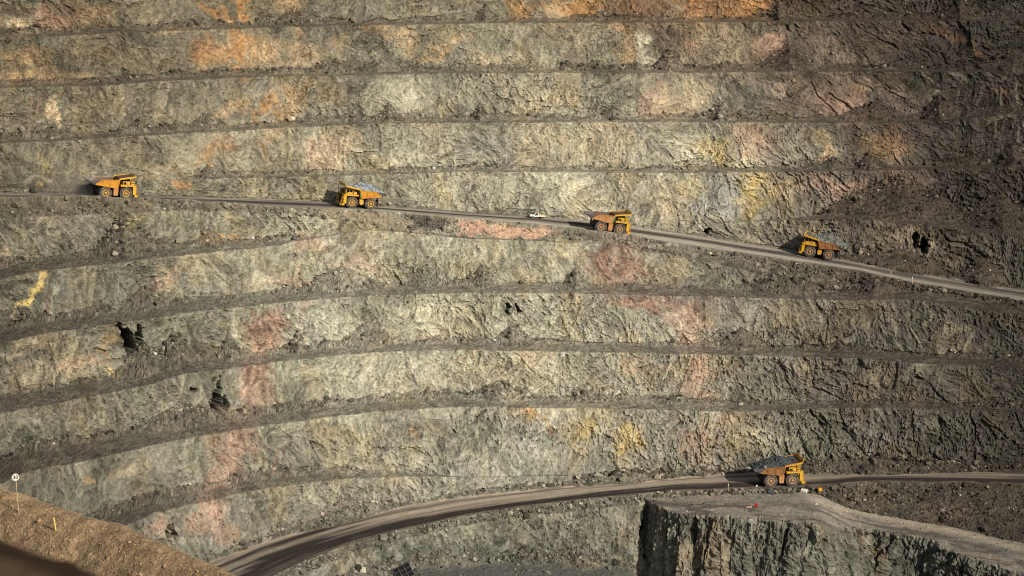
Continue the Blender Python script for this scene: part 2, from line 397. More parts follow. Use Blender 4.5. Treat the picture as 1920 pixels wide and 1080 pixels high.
# old underground workings cut open by the pit: real cavities, plus a hollow added to darken the cleft
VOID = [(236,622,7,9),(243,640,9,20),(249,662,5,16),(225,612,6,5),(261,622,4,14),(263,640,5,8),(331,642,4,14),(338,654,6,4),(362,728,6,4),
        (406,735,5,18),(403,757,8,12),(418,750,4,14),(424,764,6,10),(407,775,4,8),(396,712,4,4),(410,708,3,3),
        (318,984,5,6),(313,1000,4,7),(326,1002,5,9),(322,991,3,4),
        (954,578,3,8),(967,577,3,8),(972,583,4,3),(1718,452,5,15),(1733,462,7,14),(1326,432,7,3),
        (1216,1000,13,48),(1236,1000,7,30)]  # not a working: hollow added to deepen the dark cleft beside the bluff
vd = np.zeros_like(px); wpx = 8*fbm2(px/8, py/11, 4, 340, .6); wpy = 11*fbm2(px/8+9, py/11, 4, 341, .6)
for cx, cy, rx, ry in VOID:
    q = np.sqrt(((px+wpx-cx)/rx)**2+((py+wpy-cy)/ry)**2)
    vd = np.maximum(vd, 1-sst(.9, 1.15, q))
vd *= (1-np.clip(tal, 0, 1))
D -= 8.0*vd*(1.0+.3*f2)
PX_ = BX + NX*D; PY_ = BY + NY*D; PZ_ = ZT.copy()
# lumps on rubble, fill and floor; ruts and a low windrow on the roads
loose = np.clip(tal + np.where((kinds == 'bench')[:, None], .45, 0) + np.where((kinds == 'fill')[:, None], 1, 0), 0, 1)
loose = np.where((kinds == 'floor')[:, None], .5, loose)
lump, idl = facets(U/0.9+V*0.3, BY/0.9+V/0.9, 21, .9)
lump2, idl2 = facets(U/2.6, BY/2.6+V/2.6, 22, .8)
PZ_ += loose*(0.17*lump + 0.30*lump2 + 0.30*fbm2(U/4, BY/4+V/4, 3, 350))
for nm, sd in (('LR0', 1), ('UR0', 2)):
    a, b = ends[nm]
    for r in range(a, b+1):
        t = BT[r] if r < b else 1.0
        s = sarc[0]
        PZ_[r] += (1-tal[r])*(0.10*n2(s/40, s*0+t*9, 360+sd) + 0.04*n2(s/9, s*0+t*16, 370+sd))
a, b = ends['UR0']
wr = 0.9*knots([(0,1),(420,.8),(520,.1),(1040,0),(1130,.7),(1210,.5),(1260,.05),(1920,.05)])+0.35
for r, k in ((a-1, .55), (a, 1.0), (a+1, .8), (a+2, .25)): PZ_[r] += wr*k*(0.8+0.25*n2(sarc[0]/3, sarc[0]*0, 380))
a, b = ends['LR0']
wr = 0.5*knots([(0,.6),(1250,.5),(1400,.25),(1540,.25),(1600,1.2),(1920,1.2)])
for r, k in ((a-1, .6), (a, 1.0), (a+1, .5)): PZ_[r] += wr*k*(0.8+0.5*n2(sarc[0]/3, sarc[0]*0, 381))

# ------------------------------------------------------------------ rock colour place by place, with shade painted in toward the right and corners
KALB = 1.12
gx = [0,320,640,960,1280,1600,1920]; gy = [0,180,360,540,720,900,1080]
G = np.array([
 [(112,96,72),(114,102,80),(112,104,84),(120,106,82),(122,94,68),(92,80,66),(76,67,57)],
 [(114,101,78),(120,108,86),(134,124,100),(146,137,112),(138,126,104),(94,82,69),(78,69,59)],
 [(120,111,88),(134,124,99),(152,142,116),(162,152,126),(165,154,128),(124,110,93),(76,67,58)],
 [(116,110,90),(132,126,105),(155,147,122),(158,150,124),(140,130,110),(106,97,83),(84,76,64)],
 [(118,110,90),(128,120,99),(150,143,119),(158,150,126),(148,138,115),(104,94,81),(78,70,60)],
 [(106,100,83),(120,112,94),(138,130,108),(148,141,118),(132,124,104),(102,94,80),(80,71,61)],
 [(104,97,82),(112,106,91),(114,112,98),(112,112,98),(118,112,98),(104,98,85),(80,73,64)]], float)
G[:, 6] *= 0.88; G[:, 5] *= .93; G[:3, 5] *= np.array([.84, .82, .84]); G[:3, 6] *= np.array([.97, .96, 1.0]); G[3:6, 0] *= .90; G[3:6, 1] *= .93; G[:3, :2] *= .96; G[1:6, 3:5] *= .955; G = lin(G); G = (G*0.86+0.14*G.mean(-1, keepdims=True))*np.array([.89, .935, .995])  # right columns darkened further, painted shade on top of the darker rock
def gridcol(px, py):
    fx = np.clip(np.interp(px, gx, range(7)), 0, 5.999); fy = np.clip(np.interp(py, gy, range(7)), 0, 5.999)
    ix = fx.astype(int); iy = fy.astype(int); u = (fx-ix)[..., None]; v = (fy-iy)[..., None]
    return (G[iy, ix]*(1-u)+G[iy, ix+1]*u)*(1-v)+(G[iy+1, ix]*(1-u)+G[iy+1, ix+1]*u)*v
ORG=(176,124,62); ORL=(184,148,102); PNK=(168,133,115); PKD=(140,104,90); CRM=(186,166,132); YEL=(196,170,92); GRN=(118,118,98); DRK=(58,52,46); DKG=(78,80,72); LGR=(172,170,150); RST=(120,86,62); BLU=(150,154,146); MAUVE=(140,120,108)
BLOB = [ # x, y, rx, ry, turn in degrees, colour, how much
 (45,48,30,14,10,CRM,.8),(105,38,38,22,20,PNK,.9),(130,20,60,30,-30,RST,.5),(60,100,70,22,0,ORL,.4),(90,140,90,16,0,ORL,.45),
 (400,22,42,14,25,ORG,.75),(462,10,16,26,15,ORG,.8),(545,12,24,22,0,ORL,.6),(420,90,70,32,-15,ORG,.6),(460,105,26,34,0,ORG,.75),(500,100,34,30,30,ORL,.6),(385,85,22,40,60,RST,.5),(632,80,16,20,0,ORL,.5),
 (493,195,12,42,20,ORG,.75),(545,185,30,40,0,ORL,.7),(430,205,52,12,-35,ORL,.5),(500,270,9,40,25,ORL,.6),(410,275,48,20,-20,ORG,.35),(615,280,62,52,0,CRM,.75),(600,285,40,40,0,PNK,.4),
 (93,215,6,44,0,CRM,.7),(97,205,4,30,5,ORL,.6),(85,300,8,26,0,YEL,.35),(70,345,12,9,0,YEL,.5),(300,320,36,14,-30,CRM,.3),
 (325,355,28,9,0,ORG,.8),(470,365,40,12,0,CRM,.4),
 (980,15,30,28,40,ORG,.75),(1075,12,55,22,0,ORG,.75),(1060,20,16,16,0,ORL,.8),(1200,15,70,26,20,RST,.7),(1300,12,45,30,20,ORG,.65),(1390,12,50,26,0,ORG,.7),(1340,20,90,18,0,RST,.5),
 (730,60,55,14,10,ORL,.5),(830,90,55,10,-25,ORL,.5),(900,110,30,20,0,CRM,.4),(1170,85,22,48,-5,ORL,.75),(1215,95,22,46,-15,LGR,.6),(1130,95,50,46,0,GRN,.5),(1255,75,40,40,35,DRK,.75),(1450,75,42,24,-30,PNK,.85),(1360,95,60,44,40,CRM,.35),(1300,70,20,40,0,ORL,.3),
 (780,175,110,36,0,LGR,.45),(1000,190,90,30,0,CRM,.25),(1215,190,30,40,0,PNK,.5),(1250,195,40,34,0,CRM,.6),(1300,180,24,40,0,CRM,.6),(1390,175,60,26,20,DKG,.75),(1480,180,45,30,30,MAUVE,.5),(1560,190,60,30,25,PNK,.35),(1700,190,60,30,25,MAUVE,.35),
 (850,280,120,40,0,LGR,.35),(930,280,60,36,0,BLU,.35),(1010,270,60,40,0,CRM,.4),(1110,270,60,44,0,CRM,.45),(1300,270,50,36,0,LGR,.7),(1345,290,50,24,35,YEL,.55),(1420,260,70,30,10,PNK,.5),(1400,300,50,20,0,LGR,.6),(1510,275,60,34,0,LGR,.4),(1540,270,12,44,-35,ORL,.5),(1660,280,50,34,20,ORL,.35),
 (1330,375,66,50,0,BLU,.95),(1290,350,20,40,0,YEL,.45),(1400,380,30,40,20,YEL,.5),(1420,350,30,26,0,YEL,.5),(1475,350,40,30,0,CRM,.6),(1570,360,75,32,10,PNK,.65),(1560,365,60,26,0,MAUVE,.5),(1690,345,40,24,10,RST,.5),(1720,445,60,30,0,CRM,.35),(1250,385,40,40,0,CRM,.4),(1060,370,50,30,0,LGR,.4),
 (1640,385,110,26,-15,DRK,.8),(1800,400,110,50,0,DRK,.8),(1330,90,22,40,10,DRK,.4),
 (95,400,40,20,0,RST,.3),(10,480,10,22,0,CRM,.6),(255,425,30,14,-50,YEL,.4),(400,445,36,13,0,ORG,.6),(330,425,50,30,0,GRN,.4),(560,430,70,26,0,LGR,.3),(590,455,40,20,0,PNK,.6),(690,470,40,40,0,PNK,.35),(440,470,60,10,0,LGR,.3),
 (75,530,10,20,15,YEL,.9),(66,548,11,12,40,YEL,.9),(48,572,22,6,-48,YEL,.9),(30,590,16,5,-45,CRM,.8),(82,575,8,34,0,RST,.5),(92,555,5,26,0,LGR,.4),(300,525,70,14,-30,PNK,.45),(520,520,90,24,-20,CRM,.35),(560,530,60,14,0,PNK,.5),(420,500,90,26,0,GRN,.45),(820,490,110,40,0,GRN,.45),(950,500,110,34,0,GRN,.4),(700,510,60,30,0,CRM,.4),(650,500,40,30,0,PNK,.3),
 (1155,500,58,46,0,PKD,.8),(1165,520,50,30,0,PNK,.5),(1190,565,55,18,8,PKD,.8),(1290,610,46,40,20,PNK,.5),(1260,580,60,12,15,PKD,.5),(1310,705,40,36,0,PNK,.7),(1200,690,60,14,0,PNK,.25),(1330,560,30,20,0,PKD,.3),
 (480,680,40,30,8,PNK,.6),(455,790,42,24,10,PNK,.7),(440,830,40,30,10,PNK,.6),(410,910,40,30,12,PNK,.6),(380,980,36,30,15,PNK,.6),
 (1310,650,40,40,0,PNK,.5),(1320,740,36,26,0,PNK,.5),(1330,800,34,40,0,PNK,.4),(1240,540,40,30,0,PKD,.4),(1180,450,50,20,0,PNK,.5),(1320,900,40,20,0,PNK,.3),
 (180,30,40,24,-20,ORL,.4),(20,140,30,20,0,ORL,.4),(70,200,20,30,0,RST,.3),(330,60,40,10,-10,ORL,.4),(560,60,30,14,0,ORL,.4),(560,100,40,30,0,ORL,.5),(200,100,50,10,0,RST,.3),(620,180,30,30,0,ORL,.3),(380,300,40,10,-20,ORG,.4),(690,60,50,20,0,RST,.3),(760,80,40,20,0,ORL,.4),
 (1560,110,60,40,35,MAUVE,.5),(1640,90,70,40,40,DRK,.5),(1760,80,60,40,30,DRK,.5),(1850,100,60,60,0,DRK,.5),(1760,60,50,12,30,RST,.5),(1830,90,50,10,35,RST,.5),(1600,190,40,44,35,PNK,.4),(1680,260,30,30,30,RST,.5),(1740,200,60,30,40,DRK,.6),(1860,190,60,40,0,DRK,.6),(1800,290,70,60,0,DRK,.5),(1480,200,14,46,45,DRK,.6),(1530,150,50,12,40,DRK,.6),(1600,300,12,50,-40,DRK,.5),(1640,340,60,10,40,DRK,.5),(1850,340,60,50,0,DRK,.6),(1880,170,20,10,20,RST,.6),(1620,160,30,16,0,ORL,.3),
 (500,615,38,52,-6,PKD,.75),(498,620,36,48,-6,PNK,.75),(478,735,44,44,8,PNK,.9),(490,705,36,18,0,PKD,.5),(428,855,44,44,10,PNK,.75),(400,940,34,40,15,PNK,.65),(300,985,26,22,0,PNK,.5),(420,1000,40,20,0,PNK,.45),(565,600,10,36,0,PKD,.5),(530,850,8,30,35,PKD,.6),(515,880,7,20,30,PKD,.5),(600,620,60,44,0,BLU,.45),(440,620,12,44,-8,LGR,.7),(560,625,12,48,-15,LGR,.6),
 (150,680,60,12,-12,PKD,.45),(90,700,120,30,-12,CRM,.3),(215,690,24,12,0,YEL,.5),(205,640,16,20,0,ORL,.45),(50,650,60,14,-10,CRM,.4),(330,620,50,40,0,GRN,.4),(800,590,60,34,0,LGR,.6),(760,590,20,24,0,LGR,.6),(650,620,50,44,0,LGR,.45),(820,640,30,20,0,PNK,.4),(860,600,60,40,0,CRM,.3),(720,700,140,44,0,LGR,.4),(950,700,140,40,0,CRM,.35),
 (770,800,10,10,0,ORL,.7),(1010,780,30,6,20,ORG,.8),(1035,795,14,12,45,RST,.8),(990,790,8,14,30,YEL,.7),(1005,830,30,26,0,BLU,.5),(1100,805,14,30,20,YEL,.5),(1180,820,30,30,10,YEL,.65),(1200,815,10,36,0,ORL,.5),(1300,840,30,34,0,PNK,.5),(1410,830,50,24,0,YEL,.25),(1450,810,70,28,0,LGR,.4),(1350,790,60,10,0,CRM,.3),(930,880,150,30,0,BLU,.4),(700,870,90,30,0,LGR,.3),(600,930,40,26,0,LGR,.6),(240,880,50,14,-30,CRM,.3),(170,890,14,8,0,ORL,.6),
 (1300,930,60,14,0,CRM,.3),(1640,940,60,22,0,ORL,.15),(1760,960,60,20,0,RST,.25),(980,990,300,40,0,GRN,.45),(1070,980,20,20,0,LGR,.5),(960,1035,280,24,0,DKG,.75),(760,1020,120,40,0,DKG,.5),(1100,1000,110,50,0,DKG,.35),(1100,1064,40,16,0,ORL,.3),
]
def wallcol(px, py, U, V, blobs=True):
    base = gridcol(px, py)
    m1 = fbm2(U/16, V/12, 4, 401)[..., None]; m2 = fbm2(U/7+30, V/9, 4, 402)[..., None]
    base = base*(1+0.28*m1)
    gr = lin(GRN); tn = lin((176,158,120))
    k = base.mean(-1, keepdims=True)
    base = base + sst(.0, .45, m2)*0.5*(gr*k/gr.mean()*0.95-base) + sst(.0, .5, -m2)*0.45*(tn*k/tn.mean()*1.1-base)
    if blobs:
        ax = px + 36*fbm2(U/6, V/6, 5, 403, .6); ay = py + 26*fbm2(U/6+40, V/6, 5, 404, .6)
        speck = fbm2(U/1.6, V/2.2, 3, 405); blk = 0.20*id2+0.16*id3     # edges follow the broken blocks
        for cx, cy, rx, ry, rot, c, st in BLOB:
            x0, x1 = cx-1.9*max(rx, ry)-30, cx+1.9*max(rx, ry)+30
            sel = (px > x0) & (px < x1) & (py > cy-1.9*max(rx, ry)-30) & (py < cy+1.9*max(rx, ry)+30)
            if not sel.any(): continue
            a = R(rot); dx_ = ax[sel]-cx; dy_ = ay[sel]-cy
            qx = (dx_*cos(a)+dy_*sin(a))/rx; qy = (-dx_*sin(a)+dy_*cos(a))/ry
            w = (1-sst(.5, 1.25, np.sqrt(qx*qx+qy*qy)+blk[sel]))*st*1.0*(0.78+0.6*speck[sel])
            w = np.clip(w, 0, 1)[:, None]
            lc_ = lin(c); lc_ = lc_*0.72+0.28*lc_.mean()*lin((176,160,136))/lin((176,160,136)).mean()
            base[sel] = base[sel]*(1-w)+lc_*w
    return base
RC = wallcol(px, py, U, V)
RC = RC*(1+0.14*(idb*2-1)+0.14*id1+0.22*id2+0.24*id3)[..., None]
RC = RC*(1+0.16*id4+0.12*wn+0.26*strk)[..., None]
vein = sst(.86, .97, 1-np.abs(n2(Ur/5.0+3, Vr/14.0, 410)))*sst(.1, .5, n2(U/22, V/22, 411))
RC = RC + (vein*0.22)[..., None]*(lin((196,186,158))*0.9-RC)
RC = RC*(1-0.85*sst(.3,.7,vd)[..., None])  # cavities darkened in colour; in the cleft by the bluff this paints shade
# loose rock: greyer and darker than the faces it fell from, mixed from what lies above it
gl = RC.mean(-1, keepdims=True)
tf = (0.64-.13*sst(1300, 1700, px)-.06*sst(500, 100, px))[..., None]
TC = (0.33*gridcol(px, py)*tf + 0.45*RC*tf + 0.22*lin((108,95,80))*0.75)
TC = TC*(1+0.30*idl+0.18*idl2+0.26*wn+0.22*fbm2(U/5, V/5+BY/5, 3, 420))[..., None]
lk = np.clip(tal*1.5, 0, 1)
lk = np.where((kinds == 'fill')[:, None], .85, lk); lk = np.where((kinds == 'bench')[:, None], np.maximum(lk, .8), lk); lk = np.where((kinds == 'floor')[:, None], .9, lk)
lk = lk[..., None]
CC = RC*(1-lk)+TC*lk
# pink and dark loads tipped over the road shoulder
def tint(x0, x1, kd, c, w, y0=-999, y1=9999):
    m = (kinds == kd)[:, None]*sst(x0-8, x0+8, px+4.5*wpx)*(1-sst(x1-8, x1+8, px+4.5*wpx))*sst(y0-2, y0+2, py)*(1-sst(y1-2, y1+2, py))
    m = m*sst(.02, .3, BT[:, None]+.22*n2(px/13, py/13, 460))*sst(.02, .3, 1-BT[:, None]+.3*n2(px/17+9, py/17, 461)+.1)
    m = (m*w)[..., None]
    return CC*(1-m)+m*lin(c)*(1+0.25*idl+0.15*wn)[..., None]
CC = tint(862, 1046, 'fill', (178,146,122), .9, -999, 700)
CC = tint(772, 838, 'fill', (66,64,60), .8, -999, 700); CC = tint(1030, 1120, 'fill', (92,86,76), .6, 434, 700)
i_ = IDX['LR1']; dm_ = ((BI == i_)[:, None]*np.clip(tal, 0, 1)*sst(400, 480, px)*(1-sst(700, 820, px))*.6)[..., None]
CC = CC*(1-dm_)+dm_*lin((128,119,106))*(1+.12*wn+.12*idl)[..., None]
CC = tint(590, 760, 'fill', (140,126,102), .5, -999, 700)
# roads: watered dark wheel lanes between pale dusty strips
def bands(t, s, lanes, seed):
    o = np.zeros(t.shape, np.float32); t = t+0.05*n2(s/38, t*2, seed+7)+0.025*n2(s/11, t*5, seed+8)
    for c, w, k in lanes: o = o + k*np.exp(-((t-c)/w)**2)
    return np.clip(o + 0.30*n2(s/45, t*13, seed) + 0.30*n2(s/18, t*28, seed+1)+0.15*n2(s/5, t*30, seed+2), 0, 1.1)
for nm in ('LR0', 'UR0'):
    a, b = ends[nm]; t = np.append(BT[a:b], 1.0)[:, None]+0*sarc; s = sarc+0*t
    if nm == 'UR0':
        nar = sst(420, 1100, XC)[None, :]
        dark = bands(t, s, [(.60, .17, 1.15), (.93, .06, .5)], 430) + (1-nar)*bands(t, s, [(.28, .12, .6)], 433)*0.6
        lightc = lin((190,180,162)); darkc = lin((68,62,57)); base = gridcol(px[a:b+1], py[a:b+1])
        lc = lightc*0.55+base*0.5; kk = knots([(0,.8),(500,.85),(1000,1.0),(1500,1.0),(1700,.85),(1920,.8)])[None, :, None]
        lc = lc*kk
    else:
        lft = (1-sst(560, 760, XC))[None, :]
        dark = bands(t, s, [(.25, .20, 1.25), (.80, .04, .45)], 440) + lft*bands(t, s, [(.55, .10, .7), (.82, .06, .6)], 443)*0.9 + sst(1480, 1640, XC)[None, :]*0.35 + 0.5*sst(.55,.8,n2(s/14, t*12, 447))*(t > .55)
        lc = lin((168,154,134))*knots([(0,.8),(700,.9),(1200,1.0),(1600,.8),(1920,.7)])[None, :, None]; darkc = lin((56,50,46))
    dk = np.clip(dark, 0, 1)[..., None]
    c = (lc*(1-dk)+darkc*dk)*(1+0.06*wn[a:b+1])[..., None]
    m = np.clip(tal[a:b+1]*2, 0, 1)[..., None]
    m[:2] = np.maximum(m[:2], .75); m[2:3] = np.maximum(m[2:3], .35)     # spoil along the outer lip
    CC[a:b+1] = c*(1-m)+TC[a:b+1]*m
a, b = ends['FN']
fl = lin((88,87,80))*(1+0.2*fbm2(U[a:b]/6, BY[a:b]/6, 3, 450)+.08*wn[a:b])[..., None]
m = sst(.0, .6, 1-tal[a:b]*1.3)[..., None]
CC[a:b] = CC[a:b]*(1-m)+fl*m
CC = np.clip(CC*KALB, 0.012, 0.75).astype(np.float32)
M_ROCK = rock_mat('rock', 1.3, .70, 1.30); M_LOOSE = rock_mat('rubble', 2.2, .7, 1.3); M_ROAD = rock_mat('road_dirt', .35, .88, 1.12)
P3 = np.stack([PX_, PY_, PZ_+ZC], -1).astype(np.float32)
MN = {'face': 'rock_face', 'bench': 'bench', 'road': 'haul_road', 'fill': 'road_shoulder', 'floor': 'pit_floor'}
MM = {'face': M_ROCK, 'bench': M_LOOSE, 'road': M_ROAD, 'fill': M_LOOSE, 'floor': M_LOOSE}
for i in range(len(names)-1):
    a, b = ends[names[i]]; k = KIND[names[i]]
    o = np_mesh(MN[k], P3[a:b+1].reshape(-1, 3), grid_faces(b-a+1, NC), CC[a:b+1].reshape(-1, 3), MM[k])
    tag(o, kind='structure')
# ------------------------------------------------------------------ side ramp on top of a rock bluff, under the lower haul road
XR = np.concatenate([np.linspace(1203.5, 1300, 110, endpoint=False), np.linspace(1300, 1960, 400, endpoint=False), np.linspace(1960, 2330, 50)])
def ev(pts, x, k=6):
    p = np.array(pts, float); return gsm(np.interp(x, p[:, 0], p[:, 1]), k)
fpx = ev([(1203,931),(1209,935.5),(1216,940),(1228,946),(1238,952),(1250,957),(1280,965),(1340,970),(1413,973),(1513,982),(1613,992),(1700,1003),(1745,1012),(1762,1026),(1797,1039),(1847,1056),(1897,1072),(1960,1092),(2330,1215)], XR, 3)
fpx = fpx + (0.8+2.2*sst(1240, 1300, XR))*fbm2(XR/16, XR*0, 4, 501, .6)
bY = np.interp(XR, XC, dn[0][1]); bZ = np.interp(XR, XC, dn[0][2])
bZ = gsm(bZ, 8); 
zz = np.interp(XR, [1203, 1260, 1540, 1600], [1.0, 0.5, 0.35, 0.1]); bZ = bZ + zz
fA, fB = dirAB(fpx); fZ = bZ-0.35; drop = 1.1*np.maximum(0, fbm2(XR/7, XR*0+3, 3, 502)+.1); fY = fZ/fB*fA
fX = sight(XR, fY, fZ); bX = sight(XR, bY, bZ)
NT = 46
tt = np.linspace(0, 1, NT)[:, None]
bX2, bY2, bZ2 = bX, bY+2.5, bZ-0.3          # tucked a little under the embankment
TX = bX2*(1-tt)+fX*tt; TY = bY2*(1-tt)+fY*tt; TZ = bZ2*(1-tt)+fZ*tt
TZ = TZ + 0.28*fbm2(TX/5, TY/5, 3, 510)*sst(0, .1, tt)*sst(0, .08, 1-tt) + 0.22*np.maximum(0, ridge2(TX/9+TY/30, TY/2.4, 2, 512))*sst(.35, .8, tt+0.2*n2(TX/14, TY/14, 513))*sst(0, .06, 1-tt)
TZ = TZ + 0.10*fbm2(TX/1.2, TY/1.2, 2, 514) - drop[None, :]*sst(.90, 1.0, tt+.03*n2(TX/2, TY/2, 515))
# cliff below the ramp's edge
ex, ey = gsm(fX, 5), gsm(fY, 5)
tx, ty = np.gradient(ex), np.gradient(ey); tl = np.hypot(tx, ty); ox, oy = ty/tl, -tx/tl     # outward, toward the camera
NCL = 130; CH = 52.0
hh = (np.linspace(0, 1, NCL)**1.15*CH)[1:, None]
side = 1-sst(1222, 1275, XR)[None, :]
steep = np.interp(XR, [1203, 1240, 1290, 1700, 2000], [.02, .05, .26, .30, .33])[None, :]
off = hh*steep + 0.55*np.maximum(0, hh-13-3*n2(XR[None, :]/30, XR[None, :]*0, 503))*np.interp(XR, [1203, 1222, 1300, 1380], [.5, 1, .8, 0])[None, :]
sA = np.concatenate([[0], np.cumsum(np.hypot(np.diff(fX), np.diff(fY)))])[None, :]
bu = (sA+0*hh).astype(np.float32); bv = (hh+0*sA).astype(np.float32)
bwx = 1.5*fbm2(bu/9, bv/9, 3, 520); bwy = 1.5*fbm2(bu/9+30, bv/9, 3, 521)
cr_ = np.interp(XR, [1203, 1400, 1600, 1760, 1930], [-.1, .1, .35, .6, .7])[None, :]
ru = (bu+bwx)*np.cos(cr_)-(bv+bwy)*np.sin(cr_)*-1; rv = -(bu+bwx)*np.sin(cr_)+(bv+bwy)*np.cos(cr_)
g1, i1 = facets(ru/3.6, rv/11, 31, .9); g2, i2 = facets(ru/1.5, rv/4.2, 32, .9); g3, i3 = facets(bu/0.6, bv/0.9, 33, 1.0)
gc = sst(.86, 1.0, 1-np.abs(n2(ru/4.2, rv/26, 533)))
g4, i4 = facets(bu/0.5+.3*g2, bv/0.6, 34, 1.0); g5, i5 = facets((bu+bwx)/1.6, (bv+bwy)/2.0, 35, .9)
bd = 1.1*fbm2(bu/12, bv/20, 2, 530)+0.5*g1+0.42*g2+0.32*g3+0.24*g4+.38*g5+0.45*ridge2(ru/2.0, rv/7, 3, 531)-0.8*gc
bd = bd*sst(0, 1.0, hh)*(1-0.25*side)
kx = np.abs(XR[None, :]-1297-hh*0.9); bd -= 2.2*np.clip(1-kx/16, 0, 1)*sst(1, 4, hh)*(1-sst(16, 22, hh))     # a broken recess near the nose
BX_ = ex[None, :]*sst(0,3,hh)+fX[None, :]*(1-sst(0,3,hh)) + ox[None, :]*(off+bd); BY_ = ey[None, :]*sst(0,3,hh)+fY[None, :]*(1-sst(0,3,hh)) + oy[None, :]*(off+bd)
BZ_ = fZ[None, :]-hh-drop[None, :]*(1-sst(0, 5, hh)) + 0.15*fbm2(bu/1.2, bv/1.2, 2, 532)*sst(0, 1, hh)
pxr, pyr = project(BX_, BY_, BZ_)
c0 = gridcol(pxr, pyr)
gg = lin((106,106,92)); k0 = c0.mean(-1, keepdims=True)
m3 = fbm2(bu/7, bv/7, 4, 540)[..., None]
c0 = c0*0.54+gg*0.46
c0 = c0*(1+.35*m3)
w_ = (sst(.1, .5, fbm2(bu/4+9, bv/9, 4, 541))*0.4)[..., None]; c0 = c0*(1-w_)+w_*lin((140,118,90))
w_ = (sst(.2, .6, fbm2(bu/3+19, bv/12, 3, 542))*0.6)[..., None]; c0 = c0*(1-w_)+w_*lin((150,148,130))
wb = np.random.RandomState(4).normal(0, 1, pxr.shape)
BC = np.clip(c0*(1+.12*i1+.16*i2+.2*i3+.2*i4+.15*i5+.12*wb)[..., None], .012, .7)
tpx, tpy = project(TX, TY, TZ)
d0 = lin((142,134,120))*(1+0.16*fbm2(TX/7, TY/3, 4, 550))[..., None]
pk = (sst(.05, .45, fbm2(TX/12+4, TY/5, 3, 551))*.55)[..., None]; d0 = d0*(1-pk*.8)+pk*.8*lin((162,142,120))
gk = (sst(.1, .4, fbm2(TX/8+40, TY/4, 3, 552))*.55)[..., None]; d0 = d0*(1-gk)+gk*lin((112,112,102))
dkr = (sst(.25, .6, ridge2(TX/11+TY/20, TY/2.2, 2, 553))*sst(.25, .6, tt)*.8)[..., None]; d0 = d0*(1-dkr)+dkr*lin((92,84,76))
# paler strip where light vehicles have driven down the ramp
lp = np.interp(tpx, [1490, 1560, 1650, 1800, 1920], [922, 950, 970, 998, 1032]); ls = np.exp(-((tpy-lp)/5.0)**2)*sst(1480, 1540, tpx)*.6; d0 = d0*(1-ls[..., None])+ls[..., None]*lin((186,172,148))
fade = np.interp(XR, [1203, 1500, 1700, 1920], [.95, 1.0, .88, .75])[None, :, None]
TCc = np.clip(d0*fade*(1+.10*np.random.RandomState(5).normal(0, 1, TX.shape))[..., None], .012, .7)
def p3(X, Y, Z): return np.stack([X, Y, Z+ZC], -1).reshape(-1, 3)
RAMP = (TX, TY, TZ, tpx, tpy)
tag(np_mesh('dirt_ramp', p3(TX, TY, TZ), grid_faces(NT, len(XR)), TCc.reshape(-1, 3), M_LOOSE), kind='structure')
BXf = np.vstack([TX[-1:], BX_]); BYf = np.vstack([TY[-1:], BY_]); BZf = np.vstack([TZ[-1:], BZ_]); BCf = np.concatenate([BC[:1], BC], 0)
tag(np_mesh('rock_bluff', p3(BXf, BYf, BZf), grid_faces(NCL, len(XR)), BCf.reshape(-1, 3), M_ROCK), kind='structure')

# ------------------------------------------------------------------ windrow of brown dirt on the near ramp, with its road
ZB = -46.3
XB = np.linspace(-300, 760, 640)
bt = ev([(-420,770),(0,913),(13,915),(51,926),(81,939),(114,950),(143,960),(175,970),(204,975),(224,979),(240,990),(290,1010),(333,1029),(377,1047),(417,1066),(457,1084),(520,1112),(900,1270)], XB, 8)
bA, bB = dirAB(bt); zc = ZB+0*XB; yc = zc/bB*bA; xc = sight(XB, yc, zc)
# straighten the crest in plan, keep its bumps as height
tx, ty = np.gradient(gsm(xc, 60)), np.gradient(gsm(yc, 60)); tl = np.hypot(tx, ty); nx_, ny_ = ty/tl, -tx/tl
sB = np.concatenate([[0], np.cumsum(np.hypot(np.diff(xc), np.diff(yc)))])[None, :]
ds = np.concatenate([np.linspace(-16, -.6, 26), np.linspace(-.4, .9, 14), np.linspace(1.0, 4.6, 86), np.linspace(4.8, 34, 70)])[:, None]
def prof(d): # height over the crest line against distance
    z = np.where(d < 0, d*0.74, 0); z = np.where(d > 0.3, -(d-0.3)*0.30, z); z = np.where(d > 2.0, -0.51-(d-2.0)*0.88, z); z = np.maximum(z, -40)
    return np.where(d > 4.12, -2.38-(d-4.12)*0.03, z)
pz = prof(ds)
pz = 0.34*pz+0.22*prof(ds-.4)+0.22*prof(ds+.4)+0.11*prof(ds-.8)+0.11*prof(ds+.8)
QX = xc[None, :]+nx_[None, :]*ds; QY = yc[None, :]+ny_[None, :]*ds
near = sst(3.8, 4.7, ds)
q1, j1 = facets(QX/0.22, QY/0.22, 61, 1.0); q2, j2 = facets(QX/0.6, QY/0.6, 62, .9)
QZ = zc[None, :]+pz + (1-near)*(0.10*fbm2(QX/1.6, QY/1.6, 3, 601)+0.035*q1+0.05*q2*sst(.5, 2.5, ds)) + near*(0.05*fbm2(QX/2, QY/2, 3, 602))
